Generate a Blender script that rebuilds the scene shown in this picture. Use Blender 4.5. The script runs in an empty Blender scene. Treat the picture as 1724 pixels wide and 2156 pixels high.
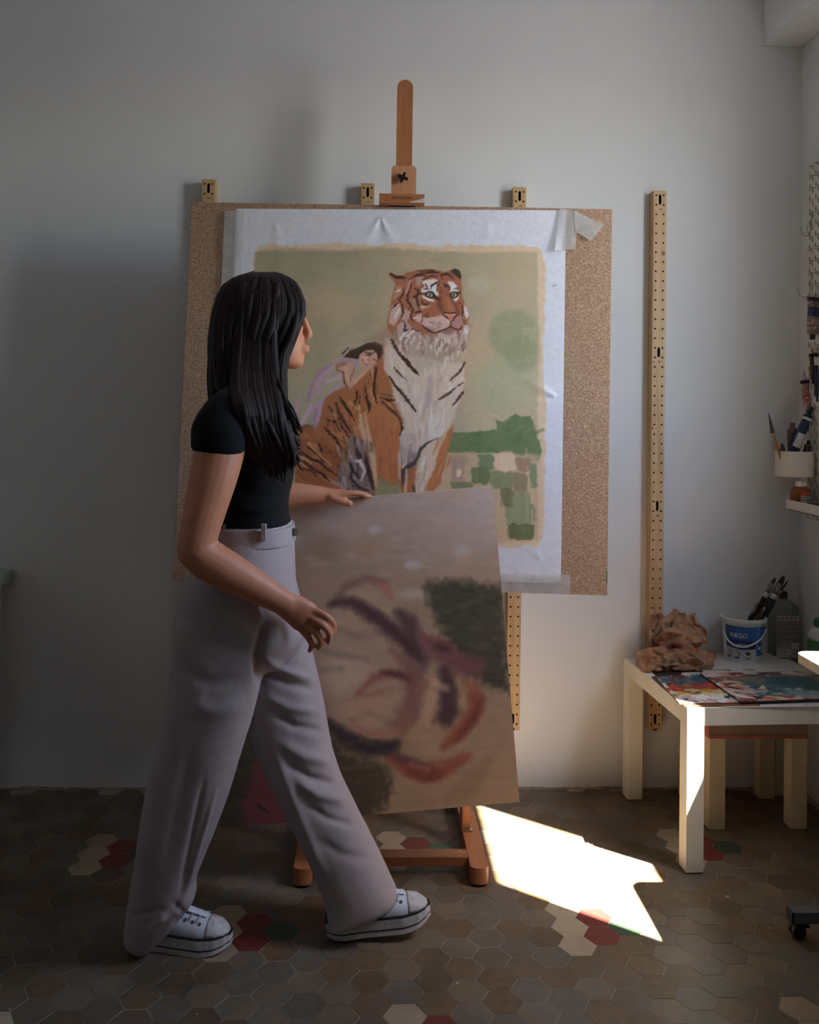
import bpy, bmesh, math, random
import numpy as np
from mathutils import Vector, Matrix

random.seed(7); RNG = np.random.default_rng(7)
SC = bpy.context.scene
COL = SC.collection

# ------------------------------------------------------------------ camera
CAM_H = 1.24
F_PX, C_X, C_Y = 1941.28, 862.0, 829.36           # focal length / principal point for a 1724 x 2156 frame
def cam_axes(yaw=.0395, pitch=.0227, roll=-.0156):
    cy, sy = math.cos(yaw), math.sin(yaw)
    r = np.array([cy, -sy, 0]); f = np.array([sy, cy, 0]); u = np.array([0, 0, 1.])
    cp, sp = math.cos(pitch), math.sin(pitch)
    f, u = f*cp+u*sp, u*cp-f*sp
    cr, sr = math.cos(roll), math.sin(roll)
    r, u = r*cr-u*sr, u*cr+r*sr
    return r, u, f
AX_R, AX_U, AX_F = cam_axes()
cam_d = bpy.data.cameras.new('camera'); cam = bpy.data.objects.new('camera', cam_d); COL.objects.link(cam)
cam.matrix_world = Matrix(((AX_R[0], AX_U[0], -AX_F[0], 0), (AX_R[1], AX_U[1], -AX_F[1], 0),
                           (AX_R[2], AX_U[2], -AX_F[2], CAM_H), (0, 0, 0, 1)))
cam_d.sensor_fit = 'HORIZONTAL'; cam_d.sensor_width = 36
cam_d.lens = F_PX/1724*36
cam_d.shift_y = (C_Y-1078)/1724
cam_d.clip_start = .02
SC.camera = cam

# ------------------------------------------------------------------ light and exposure
SC.view_settings.view_transform = 'Standard'
SC.view_settings.look = 'None'
SC.view_settings.gamma = 1
SC.view_settings.use_curve_mapping = False
SC.view_settings.exposure = 0.12
SUN_DIR = Vector((-.324, .255, -.68)).normalized()   # direction in which the sunlight travels
world = bpy.data.worlds.new('sky'); SC.world = world; world.use_nodes = True
wn = world.node_tree; wn.nodes.clear()
w_out = wn.nodes.new('ShaderNodeOutputWorld'); w_bg = wn.nodes.new('ShaderNodeBackground')
w_sky = wn.nodes.new('ShaderNodeTexSky')
w_sky.sky_type = 'NISHITA'; w_sky.sun_disc = False
w_sky.sun_elevation = math.radians(58.8)
w_sky.sun_rotation = math.atan2(-SUN_DIR.x, -SUN_DIR.y)
w_tc = wn.nodes.new('ShaderNodeTexCoord'); w_sep = wn.nodes.new('ShaderNodeSeparateXYZ'); w_gt = wn.nodes.new('ShaderNodeMath'); w_gt.operation = 'GREATER_THAN'; w_gt.inputs[1].default_value = 0.
w_mix = wn.nodes.new('ShaderNodeMix'); w_mix.data_type = 'RGBA'; w_mix.inputs[6].default_value = (3.1, 3.1, 3.15, 1)       # below the horizon: plain sunlit ground outside the window
wn.links.new(w_tc.outputs['Generated'], w_sep.inputs[0]); wn.links.new(w_sep.outputs[2], w_gt.inputs[0]); wn.links.new(w_gt.outputs[0], w_mix.inputs[0]); wn.links.new(w_sky.outputs[0], w_mix.inputs[7])
wn.links.new(w_mix.outputs[2], w_bg.inputs[0]); wn.links.new(w_bg.outputs[0], w_out.inputs[0])
w_bg.inputs[1].default_value = 3.0
sun_d = bpy.data.lights.new('sun', 'SUN'); sun = bpy.data.objects.new('sun', sun_d); COL.objects.link(sun)
sun.rotation_euler = SUN_DIR.to_track_quat('-Z', 'Y').to_euler(); sun.location = (4, -2, 6)
sun_d.energy = 120; sun_d.angle = math.radians(.53); sun_d.color = (1, .93, .82)

# ------------------------------------------------------------------ where photographed points stand in the room
def ray(x, y): return (x-C_X)/F_PX*AX_R-(y-C_Y)/F_PX*AX_U+AX_F
EYE = np.array([0, 0, CAM_H])
def PY(x, y, Y): d = ray(x, y); return d*(Y/d[1])+EYE
def PZ(x, y, z=0.): d = ray(x, y); return d*((z-CAM_H)/d[2])+EYE
def PXX(x, y, X): d = ray(x, y); return d*(X/d[0])+EYE
def proj(P):
    P = np.asarray(P, float)-EYE; D = P@AX_F
    return np.stack([C_X+F_PX*(P@AX_R)/D, C_Y-F_PX*(P@AX_U)/D], -1)

# ------------------------------------------------------------------ helpers
class MB:
    """collects polygons for one mesh"""
    def __init__(s): s.v = []; s.f = []; s.m = []
    def add(s, V, F, mi=0):
        o = len(s.v); s.v += [tuple(map(float, p)) for p in V]; s.f += [tuple(i+o for i in q) for q in F]; s.m += [mi]*len(F); return s
    def box(s, x0, x1, y0, y1, z0, z1, mi=0, b=0.):
        if b > 0:
            bm = bmesh.new(); bmesh.ops.create_cube(bm, size=1)
            for v in bm.verts: v.co = ((x0+x1)/2+v.co.x*(x1-x0), (y0+y1)/2+v.co.y*(y1-y0), (z0+z1)/2+v.co.z*(z1-z0))
            bmesh.ops.bevel(bm, geom=bm.edges[:], offset=b, segments=2, affect='EDGES', profile=.5)
            bm.verts.index_update(); s.add([v.co[:] for v in bm.verts], [[v.index for v in f.verts] for f in bm.faces], mi); bm.free(); return s
        V = [(x, y, z) for z in (z0, z1) for y in (y0, y1) for x in (x0, x1)]
        return s.add(V, [(0, 2, 3, 1), (4, 5, 7, 6), (0, 1, 5, 4), (2, 6, 7, 3), (0, 4, 6, 2), (1, 3, 7, 5)], mi)
    def hexa(s, P, mi=0):   # 8 corner points: 4 bottom ccw, 4 top ccw
        return s.add(P, [(3, 2, 1, 0), (4, 5, 6, 7), (0, 1, 5, 4), (1, 2, 6, 5), (2, 3, 7, 6), (3, 0, 4, 7)], mi)
    def prism(s, poly, a, b, axis='y', mi=0):
        n = len(poly)
        def pt(p, t): return {'y': (p[0], t, p[1]), 'z': (p[0], p[1], t), 'x': (t, p[0], p[1])}[axis]
        V = [pt(p, a) for p in poly]+[pt(p, b) for p in poly]
        F = [tuple(range(n))[::-1], tuple(range(n, 2*n))]+[(i, (i+1) % n, n+(i+1) % n, n+i) for i in range(n)]
        return s.add(V, F, mi)
    def lathe(s, prof, c=(0, 0, 0), n=32, mi=0, cap=True):
        V = []; F = []
        for r_, z in prof:
            for k in range(n):
                a = 2*math.pi*k/n; V.append((c[0]+r_*math.cos(a), c[1]+r_*math.sin(a), c[2]+z))
        m = len(prof)
        for i in range(m-1):
            for k in range(n): F.append((i*n+k, i*n+(k+1) % n, (i+1)*n+(k+1) % n, (i+1)*n+k))
        if cap: F += [tuple(range(n))[::-1], tuple(range((m-1)*n, m*n))]
        return s.add(V, F, mi)
    def tube(s, pts, rad, n=8, mi=0, cap=True, flat=1., up=None):
        pts = [np.array(p, float) for p in pts]; m = len(pts)
        rad = [rad]*m if np.isscalar(rad) else list(rad)
        V = []; F = []; prev = None
        for i in range(m):
            t = pts[min(i+1, m-1)]-pts[max(i-1, 0)]; t /= max(np.linalg.norm(t), 1e-9)
            if prev is None:
                a = np.array(up, float) if up is not None else (np.array([0, 0, 1.]) if abs(t[2]) < .9 else np.array([1., 0, 0]))
            else: a = prev
            a = a-t*(a@t); a /= max(np.linalg.norm(a), 1e-9); b = np.cross(t, a); prev = a
            for k in range(n):
                q = 2*math.pi*k/n; V.append(pts[i]+rad[i]*(math.cos(q)*a*flat+math.sin(q)*b))
        for i in range(m-1):
            for k in range(n): F.append((i*n+k, i*n+(k+1) % n, (i+1)*n+(k+1) % n, (i+1)*n+k))
        if cap: F += [tuple(range(n))[::-1], tuple(range((m-1)*n, m*n))]
        return s.add(V, F, mi)
    def ball(s, c, r_, n=12, mi=0):
        rx, ry, rz = (r_,)*3 if np.isscalar(r_) else r_
        V = []; F = []; m = n//2
        for i in range(m+1):
            t = math.pi*i/m
            for k in range(n):
                a = 2*math.pi*k/n
                V.append((c[0]+rx*max(math.sin(t), 1e-3)*math.cos(a), c[1]+ry*max(math.sin(t), 1e-3)*math.sin(a), c[2]-rz*math.cos(t)))
        for i in range(m):
            for k in range(n): F.append((i*n+k, i*n+(k+1) % n, (i+1)*n+(k+1) % n, (i+1)*n+k))
        return s.add(V, F, mi)

def mesh_from(name, V, F, mats, mi=None, smooth=False):
    me = bpy.data.meshes.new(name); me.from_pydata([tuple(map(float, p)) for p in V], [], F)
    for m in (mats if isinstance(mats, (list, tuple)) else [mats]): me.materials.append(m)
    if mi is not None and any(mi): me.polygons.foreach_set('material_index', mi)
    if smooth: me.polygons.foreach_set('use_smooth', [True]*len(me.polygons))
    me.update(); return me
def link(name, me, parent=None):
    o = bpy.data.objects.new(name, me); COL.objects.link(o)
    if parent is not None: o.parent = parent
    return o
def obj(name, mb, mats, parent=None, smooth=False, world=False, sharp=None):
    V = mb.v
    if world and parent is not None: V = np.array(V)-np.array(parent.location)
    me = mesh_from(name, V, mb.f, mats, mb.m, smooth)
    if sharp is not None:
        me.polygons.foreach_set('use_smooth', [True]*len(me.polygons)); me.set_sharp_from_angle(angle=math.radians(sharp))
    return link(name, me, parent)
def tag(o, label, cat, group=None, kind=None):
    if label: o['label'] = label
    if cat: o['category'] = cat
    if group: o['group'] = group
    if kind: o['kind'] = kind
    return o
def thing(name, label, cat, loc=(0, 0, 0), rz=0., group=None):
    o = bpy.data.objects.new(name, None); COL.objects.link(o); o.location = tuple(map(float, loc)); o.rotation_euler = (0, 0, rz)
    o.empty_display_size = .05
    return tag(o, label, cat, group)
def struct(name, mb, mat, sharp=None, **k):
    o = obj(name, mb, mat, sharp=sharp, **k); o['kind'] = 'structure'; return o
def copy_tree(o, parent=None):
    c = o.copy(); COL.objects.link(c); c.parent = parent
    for ch in list(o.children): copy_tree(ch, c)
    return c

# ------------------------------------------------------------------ materials
def lin(c):
    c = np.asarray(c, float)/255.; return np.where(c <= .04045, c/12.92, ((c+.055)/1.055)**2.4)
def rgba(c): return tuple(float(x) for x in lin(c))+(1.,)
class NT:
    def __init__(s, name):
        s.mat = bpy.data.materials.new(name); s.mat.use_nodes = True; s.t = s.mat.node_tree
        s.b = s.t.nodes['Principled BSDF']; s.out = s.t.nodes['Material Output']
    def n(s, typ, **kw):
        nd = s.t.nodes.new('ShaderNode'+typ)
        for k, v in kw.items():
            if k in nd.inputs.keys(): nd.inputs[k].default_value = v
            else: setattr(nd, k, v)
        return nd
    def l(s, a, b): s.t.links.new(a, b)
    def coord(s, kind='Object', scale=(1, 1, 1)):
        tc = s.n('TexCoord'); mp = s.n('Mapping'); mp.inputs['Scale'].default_value = scale
        s.l(tc.outputs[kind], mp.inputs[0]); return mp.outputs[0]
    def ramp(s, fac, stops):
        r_ = s.n('ValToRGB'); e = r_.color_ramp.elements
        while len(e) < len(stops): e.new(.5)
        for q, (p, c) in zip(e, stops): q.position = p; q.color = rgba(c)
        s.l(fac, r_.inputs[0]); return r_.outputs[0]
    def noise(s, co, scale, detail=4., rough=.55, dist=0.):
        q = s.n('TexNoise'); q.inputs['Scale'].default_value = scale; q.inputs['Detail'].default_value = detail
        q.inputs['Roughness'].default_value = rough; q.inputs['Distortion'].default_value = dist
        s.l(co, q.inputs['Vector']); return q.outputs['Fac']
    def bump(s, h, strength=.3, dist=.002):
        q = s.n('Bump'); q.inputs['Strength'].default_value = strength; q.inputs['Distance'].default_value = dist
        s.l(h, q.inputs['Height']); s.l(q.outputs[0], s.b.inputs['Normal']); return q
    def mix(s, fac, a, b, mode='MIX'):
        q = s.n('Mix', data_type='RGBA', blend_type=mode)
        for i, v in ((0, fac), (6, a), (7, b)):
            if hasattr(v, 'links'): s.l(v, q.inputs[i])
            else: q.inputs[i].default_value = v
        return q.outputs[2]
def plain(name, c, rough=.5, metal=0., noise=.08, scale=40., bump=0., **kw):
    m = NT(name); co = m.coord()
    f = m.noise(co, scale, 3)
    c = np.array(c, float)
    m.l(m.ramp(f, [(.3, np.clip(c*(1-noise), 0, 255)), (.7, np.clip(c*(1+noise), 0, 255))]), m.b.inputs['Base Color'])
    m.b.inputs['Roughness'].default_value = rough; m.b.inputs['Metallic'].default_value = metal
    if bump: m.bump(f, bump, .001)
    for k, v in kw.items(): m.b.inputs[k].default_value = v
    return m.mat
def wood(name, dark, mid, light, axis='z', scale=1., rough=.45, ring=6.):
    m = NT(name); sc = {'x': (1.2, 14, 14), 'y': (14, 1.2, 14), 'z': (14, 14, 1.2)}[axis]
    co = m.coord('Object', tuple(scale*v for v in sc))
    n1 = m.noise(co, 2.2, 5, .6, .6); n2 = m.noise(co, 14, 3, .7)
    w = m.n('TexWave', wave_type='BANDS', bands_direction='X'); w.inputs['Scale'].default_value = ring*.12; w.inputs['Distortion'].default_value = 5.
    w.inputs['Detail'].default_value = 2.; m.l(co, w.inputs['Vector'])
    c1 = m.ramp(n1, [(.25, dark), (.5, mid), (.75, light)])
    c2 = m.ramp(w.outputs[1], [(.0, mid), (1., light)])
    c = m.mix(.35, c1, c2); c = m.mix(.18, c, m.ramp(n2, [(.35, dark), (.65, light)]))
    m.l(c, m.b.inputs['Base Color']); m.b.inputs['Roughness'].default_value = rough
    m.bump(n2, .12, .0008); return m.mat
def attr_paint(name, rough=.5, bump=.25, scale=260.):
    m = NT(name); a = m.n('VertexColor'); a.layer_name = 'paint'; m.l(a.outputs[0], m.b.inputs['Base Color'])
    m.b.inputs['Roughness'].default_value = rough
    if bump: m.bump(m.noise(m.coord(), scale, 3), bump, .0006)
    return m.mat
M = {}
# ================================================================== ROOM
WALL_Y, WALL_X, LEFT_X, FRONT_Y, CEIL_Z = 3.083, 1.45, -2.5, -3.2, 2.85
def wall_material():
    m = NT('wall_paint'); co = m.coord()
    f = m.noise(co, 1.3, 4, .6)
    m.l(m.ramp(f, [(.3, (219, 219, 219)), (.7, (229, 228, 226))]), m.b.inputs['Base Color'])
    m.b.inputs['Roughness'].default_value = .85
    h = m.noise(co, 55, 6, .6); h2 = m.noise(co, 7, 3, .5)
    a = m.n('Math', operation='ADD'); m.l(h, a.inputs[0]); m.l(h2, a.inputs[1])
    m.bump(a.outputs[0], .10, .004); return m.mat
M['wall'] = wall_material()
def grout_material():
    m = NT('grout'); co = m.coord()
    m.l(m.ramp(m.noise(co, 9, 4), [(.36, (96, 88, 78)), (.6, (176, 168, 156))]), m.b.inputs['Base Color']); m.b.inputs['Roughness'].default_value = .9; return m.mat
M['grout'] = grout_material()
def tile_material(name, stops, island, spread=.35):
    m = NT(name); co = m.coord('Object'); g = m.n('ObjectInfo'); rnd = g.outputs['Random']
    if island: gg = m.n('NewGeometry'); rnd = gg.outputs['Random Per Island']
    geo = m.n('NewGeometry')
    off = m.n('VectorMath', operation='ADD'); m.l(geo.outputs['Position'], off.inputs[0])
    sc = m.n('VectorMath', operation='SCALE'); m.l(rnd, sc.inputs['Scale']); sc.inputs[0].default_value = (31, 17, 9); m.l(sc.outputs[0], off.inputs[1])
    blot = m.noise(off.outputs[0], 22, 5, .7, .6)
    a = m.n('Math', operation='MULTIPLY'); m.l(blot, a.inputs[0]); a.inputs[1].default_value = spread*2.4
    b = m.n('Math', operation='ADD'); m.l(rnd, b.inputs[0]); m.l(a.outputs[0], b.inputs[1])
    c = m.n('Math', operation='SUBTRACT'); m.l(b.outputs[0], c.inputs[0]); c.inputs[1].default_value = spread*1.2
    col = m.ramp(c.outputs[0], stops)
    fine = m.noise(off.outputs[0], 190, 3, .7)
    col = m.mix(.25, col, m.ramp(fine, [(.3, np.array(stops[0][1])*.7), (.7, stops[-1][1])]))
    # small specks of dried paint
    sp = m.noise(geo.outputs['Position'], 42, 1, .4); spm = m.n('Math', operation='GREATER_THAN'); m.l(sp, spm.inputs[0]); spm.inputs[1].default_value = .815
    col = m.mix(spm.outputs[0], col, rgba((196, 190, 180)))
    cl = m.noise(geo.outputs['Position'], 2.2, 3, .6); clm = m.ramp(cl, [(.3, (200, 196, 190)), (.7, (255, 252, 248))]); col = m.mix(1., col, clm, 'MULTIPLY')
    m.l(col, m.b.inputs['Base Color'])
    rr = m.n('MapRange'); m.l(blot, rr.inputs[0]); rr.inputs[3].default_value = .38; rr.inputs[4].default_value = .62; m.l(rr.outputs[0], m.b.inputs['Roughness'])
    m.bump(blot, .12, .0015); return m.mat
GREY = [(0., (92, 78, 62)), (.28, (122, 97, 68)), (.5, (104, 95, 84)), (.74, (112, 107, 100)), (1., (132, 116, 93))]
CREAM = [(0., (168, 148, 122)), (1., (196, 180, 158))]; RED = [(0., (112, 44, 38)), (1., (130, 54, 46))]; GREEN = [(0., (52, 76, 58)), (1., (66, 92, 70))]
TM = {k: tile_material('tile_'+k, c, False, sp) for k, c, sp in (('grey', GREY, .62), ('cream', CREAM, .5), ('red', RED, .5), ('green', GREEN, .5))}
TMI = {k: tile_material('tile_far_'+k, c, True, sp) for k, c, sp in (('grey', GREY, .62), ('cream', CREAM, .5), ('red', RED, .5), ('green', GREEN, .5))}

floor = struct('floor', MB().box(LEFT_X-.1, WALL_X+.1, FRONT_Y-.1, WALL_Y+.1, -.06, -.0007), M['grout'])
TS, TPHI, TOFF = .046405, .014953, np.array([.501, 2.1752])
def tile_kind(c, r):
    for a in range(-9, 5):
        c0 = 6*a
        if not c0 <= c <= c0+2: continue
        d = (r-2*a) % 10
        if c == c0 and d in (0, 1, 2): return 'cream'
        if c == c0+1 and d in (0, 1): return 'red'
        if c == c0+2 and d == 0: return 'green'
    return 'grey'
def hex_mesh(scale=1.):
    V = []; 
    for rr, z in ((TS-.0008, -.0016), (TS-.0006, -.0004), (TS-.0011, 0.)):
        V += [(rr*math.cos(k*math.pi/3), rr*math.sin(k*math.pi/3), z) for k in range(6)]
    F = [tuple(range(12, 18))]
    for i in range(2): F += [(i*6+k, i*6+(k+1) % 6, (i+1)*6+(k+1) % 6, (i+1)*6+k) for k in range(6)]
    return V, F
hexV, hexF = hex_mesh()
tile_me = {k: mesh_from('hexagonal_tile_'+k, hexV, hexF, TM[k]) for k in TM}
tiles = []
cphi, sphi = math.cos(TPHI), math.sin(TPHI)
for c in range(-48, 18):
    for r in range(-90, 60):
        g = np.array([1.5*c, 3**.5*(r+c/2)])*TS
        x = TOFF[0]+cphi*g[0]-sphi*g[1]; y = TOFF[1]+sphi*g[0]+cphi*g[1]
        if LEFT_X+.02 < x < WALL_X-.02 and FRONT_Y+.02 < y < WALL_Y-.012: tiles.append((x, y, tile_kind(c, r) if y < 2.93 else 'grey'))
vis = []
for i, (x, y, k) in enumerate(tiles):
    if y < 1.75: continue
    q = proj((x, y, 0))
    if -40 < q[0] < 1764 and q[1] < 2190: vis.append((y, i))
vis.sort(); single = set(i for _, i in vis[:300])
rest = MB(); kinds = list(TMI)
for i, (x, y, k) in enumerate(tiles):
    dz = RNG.uniform(-.0004, .0004); tx, ty = RNG.uniform(-.006, .006, 2)
    if i in single:
        o = link('hexagonal_tile', tile_me[k], floor); o.location = (x, y, dz); o.rotation_euler = (tx*.6, ty*.6, TPHI)
    else:
        rest.add([(x+cphi*v[0]-sphi*v[1], y+sphi*v[0]+cphi*v[1], v[2]+dz) for v in hexV], hexF, kinds.index(k))
o = obj('remaining_tiles', rest, [TMI[k] for k in kinds], floor); o['kind'] = 'stuff'

struct('wall_back', MB().box(LEFT_X-.12, WALL_X+.12, WALL_Y, WALL_Y+.12, -.06, CEIL_Z+.1), M['wall'])
struct('wall_left', MB().box(LEFT_X-.12, LEFT_X, FRONT_Y, WALL_Y, -.06, CEIL_Z+.1), M['wall'])
struct('wall_front', MB().box(LEFT_X-.12, WALL_X+.12, FRONT_Y-.12, FRONT_Y, -.06, CEIL_Z+.1), M['wall'])
struct('ceiling', MB().box(LEFT_X-.12, WALL_X+.12, FRONT_Y-.12, WALL_Y+.12, CEIL_Z, CEIL_Z+.1), M['wall'])
# right wall with the window opening
WT = .06
W1 = (1.563, 2.105, 1.34, 2.416)      # y0 y1 z0 z1 : the window that lets the sun in
wr = MB(); x0, x1 = WALL_X, WALL_X+WT
wr.box(x0, x1, FRONT_Y, W1[0], -.06, CEIL_Z+.1); wr.box(x0, x1, W1[0], W1[1], -.06, W1[2]); wr.box(x0, x1, W1[0], W1[1], W1[3], CEIL_Z+.1)
wr.box(x0, x1, W1[1], WALL_Y, -.06, CEIL_Z+.1)
struct('wall_right', wr, M['wall'])
struct('trim_1', MB().box(1.3172, WALL_X-.0005, FRONT_Y, WALL_Y, 2.523, CEIL_Z, b=.004), M['wall'])
bb = MB()
for i in range(46):
    xa = LEFT_X+i*(WALL_X-LEFT_X)/46; xb = LEFT_X+(i+1)*(WALL_X-LEFT_X)/46; h = RNG.uniform(.004, .009)
    bb.box(xa, xb, WALL_Y-RNG.uniform(.004, .007), WALL_Y+.002, -.001, h)
M['mortar'] = plain('mortar', (168, 152, 130), .9, noise=.15, scale=30)
struct('baseboard_back', bb, M['mortar'])
struct('baseboard_right', MB().box(WALL_X-.006, WALL_X+.002, 2.1, WALL_Y, -.001, .012), M['mortar'])
# window frames and panes
M['frame_white'] = plain('frame_white', (226, 224, 218), .4)
def pane_material():
    m = NT('window_glass'); t = m.t
    tr = t.nodes.new('ShaderNodeBsdfTransparent'); gl = t.nodes.new('ShaderNodeBsdfGlossy'); gl.inputs['Roughness'].default_value = .02
    mx = t.nodes.new('ShaderNodeMixShader'); mx.inputs[0].default_value = .05
    t.links.new(tr.outputs[0], mx.inputs[1]); t.links.new(gl.outputs[0], mx.inputs[2]); t.links.new(mx.outputs[0], m.out.inputs[0]); return m.mat
M['pane'] = pane_material()
def window(n, w, bars):
    fr = MB(); y0, y1, z0, z1 = w; t = .045; xa, xb = WALL_X-.018, WALL_X+.002
    fr.box(xa, xb, y0-t, y1+t, z1, z1+t); fr.box(xa, xb, y0-t, y1+t, z0-t, z0); fr.box(xa, xb, y0-t, y0, z0, z1); fr.box(xa, xb, y1, y1+t, z0, z1)
    for yb in bars: fr.box(WALL_X+.01, WALL_X+.05, yb-.02, yb+.02, z0, z1)
    o = struct('window_%d' % n, fr, M['frame_white'])
    edges = [y0]+list(bars)+[y1]
    for a, b in zip(edges[:-1], edges[1:]): obj('pane', MB().box(WALL_X+.028, WALL_X+.031, a+.0, b, z0, z1), M['pane'], o)
window(1, W1, [])
for w in (W1,):
    ld = bpy.data.lights.new('window_portal', 'AREA'); ld.shape = 'RECTANGLE'; ld.size = w[3]-w[2]; ld.size_y = w[1]-w[0]; ld.cycles.is_portal = True
    lo = bpy.data.objects.new('window_portal', ld); COL.objects.link(lo); lo.location = (WALL_X+WT+.005, (w[0]+w[1])/2, (w[2]+w[3])/2)
    lo.rotation_euler = (0, math.radians(90), 0)
# ================================================================== PERFORATED PINE POSTS ON THE WALL
M['pine'] = wood('pine', (150, 112, 70), (196, 158, 110), (214, 180, 134), 'z', 1., .5)
M['hole'] = plain('hole_dark', (44, 28, 20), .8)
def pierced_cell(mb, x0, x1, z0, z1, y, cx, cz, hw, hh, depth, mi_in=1, ax='y', seg=12, rect=False):
    """one rectangle of a front face with a recessed hole (round or slot) in it"""
    inner = []
    for k in range(seg):
        a = 2*math.pi*(k+.5)/seg
        if rect: q = max(abs(math.cos(a)), abs(math.sin(a))); inner.append((cx+hw*math.cos(a)/q, cz+hh*math.sin(a)/q))
        else:
            r_ = min(hw, hh); ex, ez = hw-r_, hh-r_
            inner.append((cx+r_*math.cos(a)+math.copysign(ex, math.cos(a)), cz+r_*math.sin(a)+math.copysign(ez, math.sin(a))))
    outer = []
    for k in range(seg):
        a = 2*math.pi*(k+.5)/seg; dx, dz = math.cos(a), math.sin(a)
        t = min(((x1-cx) if dx > 0 else (x0-cx))/dx if abs(dx) > 1e-6 else 9, ((z1-cz) if dz > 0 else (z0-cz))/dz if abs(dz) > 1e-6 else 9)
        outer.append((cx+dx*t, cz+dz*t))
    cor = [(x1, z1), (x0, z1), (x0, z0), (x1, z0)]
    P3 = (lambda p, d: (p[0], y+d, p[1])) if ax == 'y' else (lambda p, d: (y+d, p[0], p[1]))
    V = [P3(p, 0) for p in outer]+[P3(p, 0) for p in inner]+[P3(p, depth) for p in inner]+[P3(p, 0) for p in cor]
    n = seg; F = []
    for k in range(n):
        k2 = (k+1) % n; a, b = outer[k], outer[k2]
        on = lambda p: (abs(p[0]-x1) < 1e-7, abs(p[0]-x0) < 1e-7, abs(p[1]-z1) < 1e-7, abs(p[1]-z0) < 1e-7)
        if not any(u and v for u, v in zip(on(a), on(b))):
            c = min(range(4), key=lambda i: abs(cor[i][0]-a[0])+abs(cor[i][1]-a[1])+abs(cor[i][0]-b[0])+abs(cor[i][1]-b[1]))
            F.append((k, 3*n+c, k2, n+k2, n+k))
        else: F.append((k, k2, n+k2, n+k))
    mb.add(V, F, 0)
    G = [(n+k, n+(k+1) % n, 2*n+(k+1) % n, 2*n+k) for k in range(n)]+[tuple(range(2*n, 3*n))]
    mb.add(V, G, mi_in)
POST_W, POST_D, PITCH = .044, .044, .032
POST_TOP, POST_ROWS = 2.0045, 56
def wall_post(pxc, label, knots):
    c = PY(pxc, 412, WALL_Y-POST_D); x = float(c[0]); z0 = POST_TOP-POST_ROWS*PITCH-.004
    t = thing('perforated_wall_post', label, 'wall post', (x, WALL_Y, z0), 0, 'perforated pine posts on the back wall')
    mb = MB(); yf = -POST_D; hw = POST_W/2; H = POST_TOP-z0
    slots = {0, 16, 32, POST_ROWS-2}
    row = 0
    while row < POST_ROWS:
        za = H-(row+1)*PITCH-.004*0; zb = za+PITCH
        if row == 0: zb = H
        if row == POST_ROWS-1: za = 0
        for sx in (-1, 1):
            a, b = (-hw, -.006) if sx < 0 else (.006, hw)
            pierced_cell(mb, a, b, za, zb, yf, sx*.0126, H-(row+.5)*PITCH, .0031, .0031, .014, seg=10)
        if row in slots:
            pierced_cell(mb, -.006, .006, za-PITCH, zb, yf, 0, H-(row+.95)*PITCH, .0042, .0165, .02, seg=16)
        elif (row-1) not in slots:
            mb.add([(-.006, yf, za), (.006, yf, za), (.006, yf, zb), (-.006, yf, zb)], [(0, 1, 2, 3)])
        row += 1
    mb.add([(-hw, yf, 0), (hw, yf, 0), (hw, 0, 0), (-hw, 0, 0), (-hw, yf, H), (hw, yf, H), (hw, 0, H), (-hw, 0, H)],
           [(3, 2, 1, 0), (4, 5, 6, 7), (1, 2, 6, 5), (2, 3, 7, 6), (3, 0, 4, 7)])
    body = obj('post_body', mb, [M['pine'], M['hole']], t)
    for kx, kz, kr in knots:
        k = MB(); V = [(kx+kr*math.cos(a)*.8, yf-.0004, kz+kr*math.sin(a)) for a in np.linspace(0, 2*math.pi, 12, endpoint=False)]
        k.add(V+[(v[0], yf+.003, v[2]) for v in V], [tuple(range(12))[::-1]]+[(i, (i+1) % 12, 12+(i+1) % 12, 12+i) for i in range(12)])
        obj('knot', k, M['knot'], t)
    return t
M['knot'] = plain('knot', (120, 66, 36), .55, noise=.3, scale=90)
wall_post(438.5, 'perforated pine wall post whose top shows above the left end of the cork board', [])
wall_post(773.9, 'perforated pine post on the wall, its top showing just left of the easel mast', [])
wall_post(1094, 'perforated pine post on the wall whose lower half shows under the cork board', [])
wall_post(1389.6, 'full length perforated pine post standing free on the wall right of the cork board', [(.013, 1.585, .0075), (-.0185, 1.0, .004), (-.017, 1.22, .003)])

# ================================================================== EASEL
M['beech'] = wood('beech', (124, 70, 38), (160, 98, 58), (178, 116, 74), 'z', 1.2, .42)
M['beech_y'] = wood('beech_y', (124, 70, 38), (160, 98, 58), (178, 116, 74), 'y', 1.2, .42)
M['beech_x'] = wood('beech_x', (124, 70, 38), (160, 98, 58), (178, 116, 74), 'x', 1.2, .42)
M['beech_pale'] = wood('beech_pale', (160, 104, 66), (186, 128, 86), (200, 144, 102), 'z', 1.6, .5)
M['steel'] = plain('steel', (176, 172, 164), .3, 1.)
M['black_plastic'] = plain('black_plastic', (22, 22, 24), .35)
M['rubber'] = plain('rubber', (18, 17, 16), .8)
E_X, E_Y = .072, 2.72
easel = thing('studio_easel', 'reddish beech studio easel with a rounded mast, holding the cork board', 'easel', (E_X, E_Y, 0))
def lean(z): return 2.735+.055*(z-.75)           # the uprights and the mast lean back with the board
FH0, FH1 = .008, .051
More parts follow.
